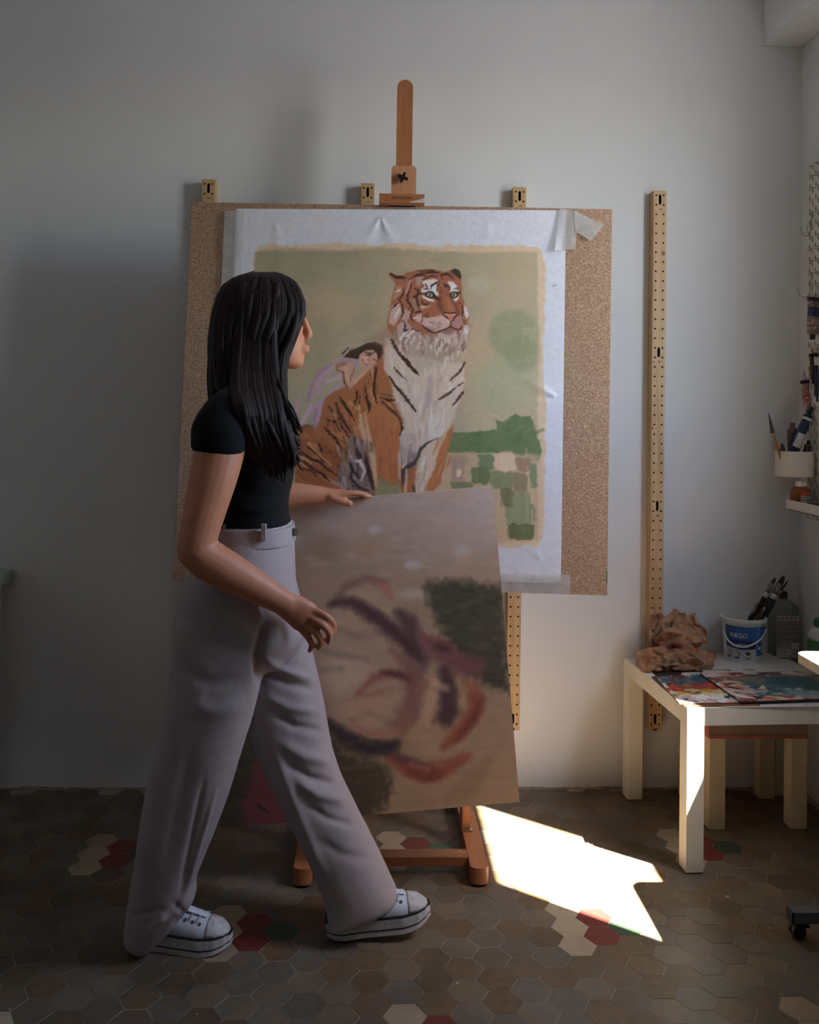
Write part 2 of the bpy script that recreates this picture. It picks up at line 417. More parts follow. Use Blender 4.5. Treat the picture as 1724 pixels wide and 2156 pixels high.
for sx, xc in ((-1, -.1635), (1, .3012)):
    hw = .0242; yf = 2.441; arc = []
    for a in np.linspace(0, math.pi, 14): arc.append((xc-hw*math.cos(a), yf+hw*.62-hw*.62*math.sin(a)))
    poly = arc+[(xc+hw, 2.985), (xc-hw, 2.985)]
    f = MB(); f.prism(poly, FH0, FH1, 'z'); foot = obj('foot', f, M['beech_y'], easel, world=True, sharp=40)
    for yp in (yf+.025, 2.95): obj('rubber_pad', MB().lathe([(.018, 0), (.018, .0085)], (xc-E_X, yp-E_Y, 0), 16), M['rubber'], foot)
    up = MB(); u0 = .0115
    up.hexa([(xc-u0-.012, 2.675, FH1), (xc+u0-.012, 2.675, FH1), (xc+u0-.012, 2.715, FH1), (xc-u0-.012, 2.715, FH1),
             (xc-u0-.012, lean(1.02)+.01, 1.02), (xc+u0-.012, lean(1.02)+.01, 1.02), (xc+u0-.012, lean(1.02)+.05, 1.02), (xc-u0-.012, lean(1.02)+.05, 1.02)])
    obj('upright', up, M['beech'], easel, world=True)
    br = MB(); br.box(xc-.0262, xc-.022, 2.655, 2.735, FH1-.001, FH1+.055); obj('hinge_plate', br, M['beech'], easel, world=True)
    br = MB(); br.box(xc-.025, xc+.003, 2.651, 2.676, FH1-.001, FH1+.004); obj('bracket', br, M['steel'], easel, world=True)
    for xa, xb in ((.0005, .0075), (-.032, -.026)): obj('bolt', MB().tube([(xc+xa, 2.69, FH1+.036), (xc+xb, 2.69, FH1+.036)], .0048, 10), M['steel'], easel, world=True)
cy0, cy1 = PZ(900, 1805, .0505)[1], PZ(900, 1787, .0505)[1]
c = MB(); c.box(-.1395, .2771, cy0, cy1, .026, .0505, b=.002); obj('cross_bar', c, M['beech_x'], easel, world=True)
for xx in (.258, .268):
    sc_ = MB(); sc_.lathe([(.0022, 0), (.0022, .0008)], (xx, cy0+.032 if xx < .26 else cy0+.028, .0505), 10)
    obj('paint_drip', sc_, M['frame_white'], easel, world=True)
c = MB(); c.box(-.1395, .2771, 2.93, 2.97, .012, .0505, b=.002); obj('cross_bar', c, M['beech_x'], easel, world=True)
c = MB(); c.box(-.165, .29, lean(.62)+.052, lean(.62)+.075, .59, .64); obj('cross_bar', c, M['beech_x'], easel, world=True)
c = MB(); c.box(-.165, .29, lean(.97)+.052, lean(.97)+.075, .95, 1.0); obj('cross_bar', c, M['beech_x'], easel, world=True)
tr = MB(); tr.box(-.19, .33, 2.545, lean(.7), .706, .738, b=.002); tr.box(-.19, .33, 2.53, 2.545, .706, .752, b=.002)
obj('lower_tray', tr, M['beech_x'], easel, world=True)
# mast with a rounded top
mt = MB(); mw = .0243; zt = float(PY(853, 168, 2.82)[2]); mx = .0832
prof = [(-mw, .30)]+[(mw, .30)]+[(mw*math.cos(a), zt-mw+mw*math.sin(a)) for a in np.linspace(0, math.pi, 20)]
V = []
for d in (0, .026):
    for px_, pz_ in prof: V.append((mx+px_+.0006*(pz_-1.9), lean(pz_)+d, pz_))
n = len(prof); mt.add(V, [tuple(range(n)), tuple(range(n, 2*n))[::-1]]+[(i, n+i, n+(i+1) % n, (i+1) % n) for i in range(n)])
obj('mast', mt, M['beech'], easel, world=True, sharp=40)
# sliding top clamp
YB = 2.782
def cz(px, py): return PY(px, py, YB-.02)
a0 = cz(823.5, 412); a1 = cz(876.5, 350); bx0, bx1, bz0, bz1 = a0[0], a1[0], a0[2]-.012, a1[2]
rr = .011; poly = [(bx0, bz0), (bx1, bz0)]+[(bx1-rr+rr*math.cos(t), bz1-rr+rr*math.sin(t)) for t in np.linspace(0, math.pi/2, 8)]+[(bx0+rr-rr*math.sin(t), bz1-rr+rr*math.cos(t)) for t in np.linspace(0, math.pi/2, 8)]
c = MB(); c.prism(poly, YB-.022, YB+.002, 'y'); obj('clamp_block', c, M['beech_pale'], easel, world=True, sharp=40)
YL = 2.675
l0 = PY(798.5, 427, YL); l1 = PY(894, 409, YL)
lip = MB(); lip.box(l0[0], l1[0], YL, YB-.022, l0[2], l1[2], b=.0012); lip.box(l0[0]+.002, l1[0], YL+.004, YB-.024, l0[2]-.0045, l0[2]+.001)
lipo = obj('clamp_lip', lip, M['beech_x'], easel, world=True)
pd = MB(); q0 = PY(822, 432, YL+.01); q1 = PY(875, 432, YL+.01); pd.box(q0[0], q1[0], YL+.006, YB-.03, l0[2]-.0075, l0[2]-.0045); obj('clamp_pad', pd, M['rubber'], easel, world=True)
kn = MB(); kc = PY(848, 375, YB-.03); star = []
for k in range(48):
    a = 2*math.pi*k/48; r_ = .0075+.0088*max(0, math.cos(2*(a-.38*math.pi)))**2.2 if False else .0066+.0102*(abs(math.cos(2*(a-math.radians(68))))**2.6)
    star.append((kc[0]+r_*math.cos(a), kc[2]+r_*math.sin(a)))
kn.prism(star, YB-.044, YB-.032, 'y'); kn.tube([(kc[0], YB-.046, kc[2]), (kc[0], YB-.02, kc[2])], .0055, 14)
obj('star_knob', kn, M['black_plastic'], easel, world=True, sharp=50)
def text_mesh(body, size, align='CENTER', extrude=0.):
    cu = bpy.data.curves.new('t', 'FONT'); cu.body = body; cu.size = size; cu.align_x = align; cu.align_y = 'CENTER'; cu.extrude = extrude; cu.resolution_u = 2
    to = bpy.data.objects.new('t', cu); COL.objects.link(to); bpy.context.view_layer.update()
    me = bpy.data.meshes.new_from_object(to.evaluated_get(bpy.context.evaluated_depsgraph_get()))
    V = np.array([v.co[:] for v in me.vertices]); F = [tuple(p_.vertices) for p_ in me.polygons]
    bpy.data.objects.remove(to); bpy.data.curves.remove(cu); bpy.data.meshes.remove(me)
    return V, F
M['burnt'] = plain('burnt_lettering', (62, 26, 14), .7)
V, F = text_mesh('RAW ART MATERIALS', .0112)
k = .0600/(V[:, 0].max()-V[:, 0].min()); lc = PY(846.5, 417, YL)
lt = MB(); lt.add([(lc[0]+v[0]*k, YL-.0002, lc[2]+v[1]*1.0) for v in V], F); obj('lettering', lt, M['burnt'], easel, world=True)
sm = MB(); q = [PY(*p_, YL-.0001) for p_ in ((862, 424.5), (880, 421), (893.5, 417), (893.5, 427), (866, 426.5))]; sm.add(q, [(4, 3, 2, 1, 0)])
obj('paint_smear', sm, plain('paint_smear', (186, 172, 166), .5, noise=.2, scale=200), easel, world=True)

# ================================================================== CORK BOARD ON THE EASEL
BD_W, BD_H, BD_T = 1.2358, 1.1075, .014
def rot3(yaw, pitch, roll): return Matrix.Rotation(yaw, 4, 'Z') @ Matrix.Rotation(pitch, 4, 'X') @ Matrix.Rotation(roll, 4, 'Y')
BD_M = Matrix.Translation((.0601, 2.66, 1.3006)) @ rot3(-.0827, -.0545, .0116)
def plane_local(Mx, x, y, d=0.):
    """photo point -> local (x, z) on the plane y=d of a tilted panel"""
    Mi = np.array(Mx.inverted()); o = Mi[:3, :3]@EYE+Mi[:3, 3]; dd = Mi[:3, :3]@ray(x, y); t = (d-o[1])/dd[1]; p_ = o+dd*t
    return np.array([p_[0], p_[2]])
def cork_material():
    m = NT('cork_board'); co = m.coord()
    v = m.n('TexVoronoi'); v.inputs['Scale'].default_value = 520; m.l(co, v.inputs['Vector'])
    hsv = m.n('SeparateColor'); m.l(v.outputs['Color'], hsv.inputs[0])
    c = m.ramp(hsv.outputs[0], [(0., (104, 74, 52)), (.25, (152, 112, 82)), (.6, (176, 138, 106)), (.88, (194, 160, 130)), (1., (222, 198, 172))])
    c = m.mix(.25, c, m.ramp(m.noise(co, 200, 3), [(.3, (120, 86, 60)), (.7, (190, 152, 120))]))
    m.l(c, m.b.inputs['Base Color']); m.b.inputs['Roughness'].default_value = .85; m.bump(hsv.outputs[0], .25, .0008); return m.mat
M['cork'] = cork_material()
b = MB(); b.box(-BD_W/2, BD_W/2, 0, BD_T, -BD_H/2, BD_H/2, b=.0012)
board = obj('cork_board', b, M['cork']); board.matrix_world = BD_M
tag(board, 'large speckled brown cork board leaning on the beech easel', 'board')
gs = MB(); q = [plane_local(BD_M, *p_, -.0002) for p_ in ((1277.5, 1200), (1279, 1203), (1278.5, 1229), (1276, 1226), (1275.2, 1214))]
gs.add([(a[0], -.0003, a[1]) for a in q], [tuple(range(5))[::-1]]); obj('paint_stain', gs, plain('green_stain', (86, 112, 58), .6), board)
# ================================================================== PAINTS: a small brush engine that fills a colour field
class Paint:
    def __init__(s, x0, y0, x1, y1, base, res=1.):
        s.x0, s.y0, s.r = x0, y0, res
        s.w, s.h = int((x1-x0)*res), int((y1-y0)*res)
        s.a = np.tile(np.array(base, float), (s.h, s.w, 1))
        s.rng = np.random.default_rng(3)
    def box_(s, X0, Y0, X1, Y1):
        i0 = max(0, int((X0-s.x0)*s.r)); i1 = min(s.w, int((X1-s.x0)*s.r)+2); j0 = max(0, int((Y0-s.y0)*s.r)); j1 = min(s.h, int((Y1-s.y0)*s.r)+2)
        if i1 <= i0 or j1 <= j0: return None
        X, Y = np.meshgrid(s.x0+(np.arange(i0, i1)+.5)/s.r, s.y0+(np.arange(j0, j1)+.5)/s.r)
        return i0, i1, j0, j1, X, Y
    def put(s, b, m, col):
        i0, i1, j0, j1 = b[:4]; m = np.clip(m, 0, 1)[..., None]; s.a[j0:j1, i0:i1] = s.a[j0:j1, i0:i1]*(1-m)+np.array(col, float)*m
    def poly(s, P, col, soft=1.2, alpha=1., rag=0.):
        P = np.array(P, float); pad = soft*2+3+rag*2
        b = s.box_(P[:, 0].min()-pad, P[:, 1].min()-pad, P[:, 0].max()+pad, P[:, 1].max()+pad)
        if b is None: return
        X, Y = b[4], b[5]
        if rag: nx, ny = vnoise(X, Y, 9, 5), vnoise(X, Y, 9, 6); X = X+rag*(nx-.5)*2; Y = Y+rag*(ny-.5)*2
        ins = np.zeros(X.shape, bool); dm = np.full(X.shape, 1e9)
        for k in range(len(P)):
            (xa, ya), (xb, yb) = P[k], P[(k+1) % len(P)]
            c = (ya > Y) != (yb > Y)
            if yb != ya: ins ^= c & (X < (xb-xa)*(Y-ya)/(yb-ya)+xa)
            L = (xb-xa)**2+(yb-ya)**2+1e-9; t = np.clip(((X-xa)*(xb-xa)+(Y-ya)*(yb-ya))/L, 0, 1)
            dm = np.minimum(dm, np.hypot(X-xa-t*(xb-xa), Y-ya-t*(yb-ya)))
        sd = np.where(ins, dm, -dm); s.put(b, np.clip(sd/max(soft, .3)*.5+.5, 0, 1)*alpha, col)
    def stroke(s, P, w, col, soft=.8, alpha=1., rag=.6):
        P = np.array(P, float); n = len(P); w = np.full(n, float(w)) if np.isscalar(w) else np.array(w, float)
        if len(w) != n: w = np.interp(np.linspace(0, 1, n), np.linspace(0, 1, len(w)), w)
        pad = w.max()+soft*2+3
        b = s.box_(P[:, 0].min()-pad, P[:, 1].min()-pad, P[:, 0].max()+pad, P[:, 1].max()+pad)
        if b is None: return
        X, Y = b[4], b[5]
        if rag: nz = (vnoise(X, Y, 3.5, 8)-.5)*2*rag
        else: nz = 0
        best = np.full(X.shape, -1e9)
        for k in range(n-1):
            (xa, ya), (xb, yb) = P[k], P[k+1]; L = (xb-xa)**2+(yb-ya)**2+1e-9
            t = np.clip(((X-xa)*(xb-xa)+(Y-ya)*(yb-ya))/L, 0, 1)
            best = np.maximum(best, (w[k]+(w[k+1]-w[k])*t)*.5-np.hypot(X-xa-t*(xb-xa), Y-ya-t*(yb-ya)))
        s.put(b, np.clip((best+nz)/max(soft, .3)*.5+.5, 0, 1)*alpha, col)
    def blob(s, c, rx, ry, col, soft=.5, alpha=1., ang=0.):
        R_ = max(rx, ry)*1.6; b = s.box_(c[0]-R_, c[1]-R_, c[0]+R_, c[1]+R_)
        if b is None: return
        X, Y = b[4]-c[0], b[5]-c[1]; ca, sa = math.cos(ang), math.sin(ang)
        d = np.hypot((X*ca+Y*sa)/rx, (-X*sa+Y*ca)/ry); s.put(b, np.clip((1-d)/max(soft, .02)+.5, 0, 1)*alpha, col)
    def field(s, fac, col):
        m = np.clip(fac, 0, 1)[..., None]; s.a = s.a*(1-m)+np.array(col, float)*m
    def grid(s): return np.meshgrid(s.x0+(np.arange(s.w)+.5)/s.r, s.y0+(np.arange(s.h)+.5)/s.r)
    def sample(s, X, Y):
        fx = np.clip((X-s.x0)*s.r-.5, 0, s.w-1.001); fy = np.clip((Y-s.y0)*s.r-.5, 0, s.h-1.001); i = fx.astype(int); j = fy.astype(int); u = (fx-i)[..., None]; v = (fy-j)[..., None]
        A = s.a; return (A[j, i]*(1-u)+A[j, i+1]*u)*(1-v)+(A[j+1, i]*(1-u)+A[j+1, i+1]*u)*v
_tab = np.random.default_rng(11).random((64, 64, 12))
def vnoise(X, Y, sc, ch=0):
    x = np.asarray(X)/sc+ch*7.3; y = np.asarray(Y)/sc+ch*3.1; i = np.floor(x).astype(int); j = np.floor(y).astype(int); u = x-i; v = y-j; u = u*u*(3-2*u); v = v*v*(3-2*v)
    T = _tab[..., ch % 12]; g = lambda a, b: T[b % 64, a % 64]
    return (g(i, j)*(1-u)+g(i+1, j)*u)*(1-v)+(g(i, j+1)*(1-u)+g(i+1, j+1)*u)*v
def fnoise(X, Y, sc, ch=0): return .5*vnoise(X, Y, sc, ch)+.3*vnoise(X, Y, sc/2.1, ch+1)+.2*vnoise(X, Y, sc/4.3, ch+2)
def paint_grid(name, pos, cols, mat, parent=None, smooth=True):
    """pos (h,w,3) surface points, cols (h,w,3) linear colours -> one mesh with a 'paint' colour attribute"""
    h, w = pos.shape[:2]; idx = np.arange(h*w).reshape(h, w)
    Q = np.stack([idx[1:, :-1], idx[1:, 1:], idx[:-1, 1:], idx[:-1, :-1]], -1).reshape(-1, 4)
    me = bpy.data.meshes.new(name); me.vertices.add(h*w); me.vertices.foreach_set('co', pos.reshape(-1).astype(np.float32))
    me.loops.add(Q.size); me.loops.foreach_set('vertex_index', Q.reshape(-1).astype(np.int32))
    me.polygons.add(len(Q)); me.polygons.foreach_set('loop_start', np.arange(0, Q.size, 4, dtype=np.int32)); me.polygons.foreach_set('loop_total', np.full(len(Q), 4, np.int32))
    me.update(calc_edges=True); me.materials.append(mat)
    if smooth: me.polygons.foreach_set('use_smooth', np.ones(len(Q), bool))
    at = me.color_attributes.new('paint', 'FLOAT_COLOR', 'POINT'); c4 = np.ones((h*w, 4), np.float32); c4[:, :3] = cols.reshape(-1, 3); at.data.foreach_set('color', c4.reshape(-1))
    me.validate(); return link(name, me, parent)
PAPER = lin((182, 190, 204))
def albedo(c):
    a = lin(np.clip(c, 0, 255))/PAPER*.80; g = a@np.array([.25, .6, .15])
    return np.clip(a*.83+g[..., None]*.17, .004, .9)   # photographed paint colour -> reflectance, the white canvas being .80

# ---------------------------------------------------------------- the tiger picture
A = Paint(450, 428, 1204, 1244, (182, 190, 204))
h = lambda *P: [(800+.1276*x, 550+.1276*y) for x, y in P]
b_ = lambda *P: [(600+.2436*x, 700+.2436*y) for x, y in P]
g_ = lambda *P: [(590+.3538*x, 520+.3538*y) for x, y in P]
X, Y = A.grid()
A.a *= (1+.025*(fnoise(X, Y, 40)-.5))[..., None]
A.poly([(533, 540), (541, 519), (560, 514), (640, 517), (700, 512), (800, 516), (860, 513), (900, 518), (1000, 515), (1105, 518), (1128, 517), (1140, 530), (1150, 560), (1146, 650), (1143, 760), (1150, 860), (1147, 960), (1146, 1060), (1142, 1130), (1128, 1152), (1105, 1148), (1080, 1155), (1000, 1145), (800, 1150), (600, 1146), (524, 1140), (520, 1000), (524, 800), (530, 650)], (187, 166, 132), 2.5, .93, 3)
A.poly([(536, 558), (541, 530), (600, 522), (700, 527), (800, 521), (900, 528), (1000, 532), (1100, 530), (1131, 533), (1132, 700), (1130, 900), (1131, 1130), (700, 1140), (530, 1138), (531, 800)], (150, 142, 112), 3, .96, 2)
ins = (X > 536) & (X < 1131) & (Y > 530) & (Y < 1138)
n1, n2, n3 = fnoise(X, Y, 120, 2), fnoise(X+.3*Y, Y, 70, 4), fnoise(X, Y*2.2, 46, 6)
A.field(ins*np.clip((n1-.42)*3, 0, 1)*.75, (166, 148, 116)); A.field(ins*np.clip((n2-.5)*3.4, 0, 1)*.6, (128, 131, 100)); A.field(ins*np.clip((n3-.56)*4, 0, 1)*.4, (152, 152, 126))
A.field(ins*np.clip((640-Y)/110, 0, 1)*np.clip((900-X)/300, 0, 1)*.6, (124, 127, 98)); A.field(ins*np.clip((X-960)/120, 0, 1)*.55, (168, 158, 128))
A.field(ins*np.clip((X-980)/100, 0, 1)*np.clip(1-abs(Y-560)/70, 0, 1)*.4, (150, 142, 108))
for (x, y, rx, ry, c, al) in ((1010, 600, 26, 18, (168, 172, 152), .5), (700, 640, 60, 40, (172, 150, 116), .5), (760, 600, 50, 26, (140, 142, 112), .6), (1000, 740, 40, 60, (176, 152, 118), .55), (1040, 900, 60, 50, (172, 162, 132), .6), (640, 700, 50, 60, (150, 140, 104), .5)): A.blob((x, y), rx, ry, c, .9, al)
A.blob((1081, 704), 53, 53, (126, 136, 98), .25, .75); A.blob((1062, 805), 70, 52, (150, 158, 124), .5, .65); A.blob((1100, 745), 36, 40, (120, 132, 96), .4, .6)
for x in np.arange(1100, 1128, 4.5): A.stroke([(x, 690), (x+1, 705+RNG.uniform(0, 22))], 2, (176, 172, 136), 1, .5)
A.poly(g_((990, 1110), (1290, 1088), (1283, 1025), (1330, 1045), (1400, 988), (1440, 1015), (1490, 1005), (1522, 1110), (1550, 1200), (1545, 1272), (1480, 1275), (1380, 1220), (1200, 1225), (1000, 1225), (960, 1180)), (88, 110, 66), 1.5, .97, 2.5)
for k in range(46):
    t = RNG.uniform(0, 1); x, y = RNG.uniform(950, 1135), RNG.uniform(880, 950)
    if y < 905 and x < 1045: continue
    A.stroke([(x, y), (x+RNG.uniform(6, 26), y+RNG.uniform(-14, 12))], RNG.uniform(3, 8), [(78, 102, 58), (98, 120, 74), (108, 128, 80), (72, 94, 54)][k % 4], 2, .5)
A.poly(g_((940, 1225), (1540, 1235), (1530, 1740), (1300, 1760), (900, 1600)), (172, 150, 118), 4, .75, 3)
for (x0, x1, y0, y1, c) in ((960, 1120, 1235, 1300, (150, 134, 104)), (1010, 1100, 1250, 1400, (150, 128, 112)), (1175, 1268, 1230, 1330, (98, 120, 82)), (1240, 1390, 1335, 1440, (112, 124, 84)), (1130, 1250, 1310, 1412, (92, 108, 66)), (1400, 1485, 1250, 1340, (140, 116, 94)), (1270, 1402, 1230, 1335, (196, 172, 142)), (1482, 1530, 1285, 1440, (104, 120, 84)), (1380, 1475, 1345, 1455, (124, 116, 88)), (1330, 1490, 1450, 1660, (122, 132, 98)), (1310, 1388, 1432, 1552, (104, 104, 72)), (1470, 1522, 1530, 1640, (118, 130, 94)), (1352, 1512, 1645, 1740, (88, 102, 58)), (1010, 1140, 1395, 1450, (100, 116, 76)), (1040, 1080, 1320, 1370, (200, 178, 146)), (1150, 1260, 1430, 1600, (150, 132, 108))):
    A.poly(g_((x0, y0+8), (x0+22, y0), (x1-14, y0+4), (x1, y0+18), (x1-4, y1-10), (x1-30, y1), (x0+12, y1-6)), c, 1.4, .94, 3)
    for q in range(4): xx = RNG.uniform(x0+15, x1-15); A.stroke(g_((xx, y0+12), (xx+RNG.uniform(-14, 14), y1-12)), 5, np.array(c)*RNG.uniform(.9, 1.12), 2, .5)
for x, y, l in ((1462, 1200, 50), (1496, 1560, 90), (1468, 1300, 60), (1500, 1480, 40)): A.stroke(g_((x, y), (x+4, y+l)), 1.6, (190, 176, 140), .8, .7)

# --- girl lying on the tiger's back
LIL = [(172, 138, 166), (156, 116, 152), (184, 156, 176), (160, 150, 128)]
A.poly(b_((520, 215), (560, 215), (620, 255), (618, 330), (510, 345), (505, 470), (350, 580), (300, 700), (272, 842), (240, 790), (150, 780), (85, 815), (80, 560), (180, 420), (290, 330), (430, 260)), (150, 148, 116), 5, .55)
for P, w, c in (((b_((430, 265), (300, 340), (235, 460), (190, 600))), 9, 1), (b_((440, 280), (330, 370), (250, 500)), 12, 0), (b_((500, 350), (400, 400), (330, 470), (230, 560)), 8, 0), (b_((505, 440), (420, 500), (330, 580)), 9, 0), (b_((480, 390), (360, 420)), 7, 2), (b_((330, 590), (200, 690), (120, 800)), 12, 0), (b_((340, 610), (270, 690), (255, 780), (272, 840)), 14, 1), (b_((130, 570), (100, 680), (80, 810)), 10, 0), (b_((230, 620), (160, 760), (100, 810)), 9, 2), (b_((310, 640), (285, 760)), 12, 0), (b_((200, 560), (240, 480)), 5, 1)):
    A.stroke(P, [w*.7, w, w*.6], LIL[c], 2.2, .8, 1)
A.poly(b_((505, 215), (560, 212), (605, 240), (630, 300), (600, 330), (585, 280), (560, 258), (520, 250), (450, 262), (440, 245)), (158, 130, 152), 1)
A.poly(b_((430, 290), (445, 258), (520, 246), (575, 262), (605, 300), (600, 360), (575, 400), (640, 350), (735, 275), (800, 262), (770, 300), (690, 385), (610, 465), (560, 490), (525, 455), (508, 345), (470, 342), (438, 325)), (178, 138, 110), 1)
A.stroke(b_((440, 300), (455, 328), (505, 342)), 3, (118, 70, 56), 1, .8); A.stroke(b_((505, 350), (512, 430), (545, 480)), 3.2, (96, 50, 40), 1, .9); A.stroke(b_((600, 300), (590, 350), (560, 395), (570, 420)), 3, (132, 84, 66), 1, .8)
A.stroke(b_((520, 300), (540, 400)), 9, (196, 158, 128), 2, .6); A.stroke(b_((600, 430), (700, 350)), 7, (194, 158, 128), 2, .6); A.stroke(b_((455, 285), (520, 270)), 8, (140, 88, 70), 2.5, .7)
A.poly(b_((505, 212), (560, 165), (640, 125), (710, 92), (780, 78), (840, 110), (858, 180), (830, 240), (795, 252), (770, 180), (700, 155), (655, 185), (630, 232), (600, 226)), (62, 42, 30), 1.2)
A.poly(b_((640, 190), (690, 155), (760, 150), (795, 185), (802, 235), (760, 262), (722, 282), (672, 302), (646, 268)), (184, 138, 116), 1)
A.blob(b_((705, 205))[0], 9, 7, (204, 166, 142), .9, .7); A.blob(b_((740, 240))[0], 8, 6, (196, 130, 112), .9, .7)
for P, w, c in ((b_((690, 168), (730, 188)), 2.4, (84, 44, 36)), (b_((700, 190), (730, 205)), 1.8, (70, 36, 30)), (b_((760, 226), (790, 244)), 2, (70, 36, 30)), (b_((735, 205), (720, 240), (740, 244)), 1.6, (150, 96, 80)), (b_((668, 232), (680, 262), (712, 284)), 2, (120, 52, 48)), (b_((680, 250), (700, 266)), 2, (210, 190, 176))): A.stroke(P, w, c, .7, .9, .2)
for k in range(14): x = RNG.uniform(540, 830); A.stroke(b_((x, 175-abs(x-760)*.2), (x-RNG.uniform(20, 60), 205-abs(x-760)*.1)), 1.6, [(92, 62, 44), (44, 28, 20)][k % 2], .8, .7)

# --- body of the tiger
OR = [(152, 92, 42), (170, 108, 52), (134, 74, 30), (186, 132, 74), (120, 62, 26)]
A.poly(b_((95, 850), (130, 815), (200, 800), (262, 840), (300, 760), (350, 560), (430, 505), (520, 470), (560, 490), (650, 400), (770, 290), (830, 210), (850, 90), (930, 50), (1010, 100), (1150, 230), (1350, 330), (1550, 250), (1562, 400), (1500, 600), (1440, 780), (1455, 830), (1400, 1060), (1330, 1310), (1280, 1372), (1200, 1375), (1110, 1390), (1010, 1390), (980, 1310), (900, 1340), (790, 1300), (780, 1420), (640, 1420), (460, 1380), (280, 1330), (90, 1290)), (150, 90, 42), 2, 1, 1.5)
WH = [(196, 182, 168), (176, 158, 146), (206, 196, 188), (160, 142, 132), (188, 168, 142)]
A.poly(b_((860, 75), (930, 60), (1010, 120), (1120, 160), (1350, 260), (1550, 260), (1560, 420), (1500, 620), (1430, 820), (1310, 930), (1150, 1040), (1130, 1120), (1010, 1180), (980, 1100), (985, 900), (1025, 780), (1000, 690), (940, 600), (930, 500), (900, 400), (850, 300)), (184, 170, 154), 3, 1, 2)
for k in range(190):                      # fur of the chest
    x, y = RNG.uniform(900, 1540), RNG.uniform(150, 1080)
    lo = 870+max(0, (y-300)*.28); hi = 1560-max(0, (y-420)*.42)
    if not lo < x < hi: continue
    d = (x-1240)/420; L = RNG.uniform(50, 120)
    A.stroke(b_((x, y), (x-d*L*.25+RNG.uniform(-12, 12), y+L*.6), (x-d*L*.5+RNG.uniform(-15, 15), y+L)), [RNG.uniform(3, 8), 1.5], WH[int(RNG.integers(0, 5))], 1.5, .6, 1)
A.stroke(b_((1260, 370), (1240, 560), (1180, 760)), [6, 14, 6], (150, 134, 134), 4, .55); A.blob(b_((1200, 250))[0], 30, 22, (160, 146, 128), .8, .6); A.blob(b_((1330, 760))[0], 26, 34, (188, 174, 156), .9, .6)
for k in range(60): x, y = RNG.uniform(1230, 1400), RNG.uniform(640, 900); A.stroke(b_((x, y), (x-8, y+RNG.uniform(30, 80))), 2, (210, 202, 194), 1, .5)
A.poly(b_((1000, 900), (1060, 850), (1130, 900), (1150, 1040), (1120, 1130), (1010, 1170), (985, 1080)), (168, 154, 146), 4, .7, 2)
for k in range(36): x = RNG.uniform(1000, 1130); A.stroke(b_((x, RNG.uniform(960, 1080)), (x+RNG.uniform(-10, 15), RNG.uniform(1100, 1180))), 3, [(130, 114, 112), (108, 92, 94), (160, 146, 140)][k % 3], 1.4, .6)
# flank
for k in range(150):
    x, y = RNG.uniform(330, 900), RNG.uniform(330, 900)
    if y < 1050-.85*x or x > 780+.25*(y-300): continue
    A.stroke(b_((x, y), (x+RNG.uniform(-10, 25), y+RNG.uniform(50, 130))), [RNG.uniform(4, 10), 2], OR[int(RNG.integers(0, 5))], 2.2, .5, 1)
A.poly(b_((90, 850), (200, 802), (262, 845), (340, 900), (440, 960), (530, 1020), (560, 1130), (480, 1200), (420, 1300), (300, 1310), (90, 1290)), (140, 80, 32), 3, .9, 2)
for k in range(70): x, y = RNG.uniform(100, 480), RNG.uniform(850, 1280); A.stroke(b_((x, y), (x+RNG.uniform(40, 90), y+RNG.uniform(30, 70))), [RNG.uniform(4, 8), 2], OR[int(RNG.integers(0, 5))], 2, .5, 1)
# near foreleg
A.poly(b_((640, 720), (740, 640), (860, 620), (950, 680), (1010, 790), (990, 900), (978, 1100), (995, 1240), (915, 1320), (880, 1275), (785, 1210), (745, 1000), (655, 890)), (164, 98, 44), 3, .95, 1.5)
for k in range(60): x, y = RNG.uniform(740, 970), RNG.uniform(640, 1180); A.stroke(b_((x, y), (x+RNG.uniform(-8, 14), y+RNG.uniform(60, 140))), [RNG.uniform(3, 9), 2], [(178, 110, 54), (150, 86, 36), (170, 96, 46), (140, 74, 30)][k % 4], 2, .5, 1)
for P, w in ((b_((650, 720), (665, 830), (700, 950)), 12), (b_((690, 700), (720, 880), (750, 1050), (775, 1250), (790, 1330)), 10), (b_((735, 900), (770, 1100), (790, 1290)), 8)): A.stroke(P, [w*.5, w, w*.6], (186, 158, 128), 2.5, .8, 1)
A.poly(b_((790, 1260), (880, 1280), (915, 1325), (985, 1290), (990, 1400), (780, 1420)), (124, 126, 84), 4, .85); A.stroke(b_((985, 1050), (992, 1260)), 5, (174, 158, 148), 2, .8)
# far foreleg
A.poly(b_((1140, 1090), (1200, 1000), (1310, 930), (1420, 840), (1400, 1010), (1320, 1250), (1260, 1380), (1120, 1390), (1130, 1240)), (186, 168, 146), 2.5, 1, 1.5)
A.poly(b_((1442, 820), (1450, 860), (1428, 960), (1392, 1080), (1345, 1290), (1262, 1375), (1205, 1365), (1290, 1180), (1330, 1010), (1400, 860)), (162, 98, 42), 2, .95, 1.5)
for k in range(26): x, y = RNG.uniform(1280, 1410), RNG.uniform(900, 1250); A.stroke(b_((x+30, y-40), (x-10, y+60)), [4, 2], [(176, 112, 50), (142, 80, 32), (186, 150, 104)][k % 3], 1.8, .5)
for k in range(22): x, y = RNG.uniform(1130, 1230), RNG.uniform(1060, 1330); A.stroke(b_((x, y), (x-12, y+60)), 4, [(206, 194, 184), (168, 152, 146), (150, 140, 118)][k % 3], 1.6, .6)
DK = (58, 32, 22); DK2 = (70, 42, 28)
A.poly(b_((1000, 1180), (1130, 1100), (1135, 1140), (1070, 1180), (1040, 1290), (1010, 1330)), (62, 46, 48), 2, .9, 2)
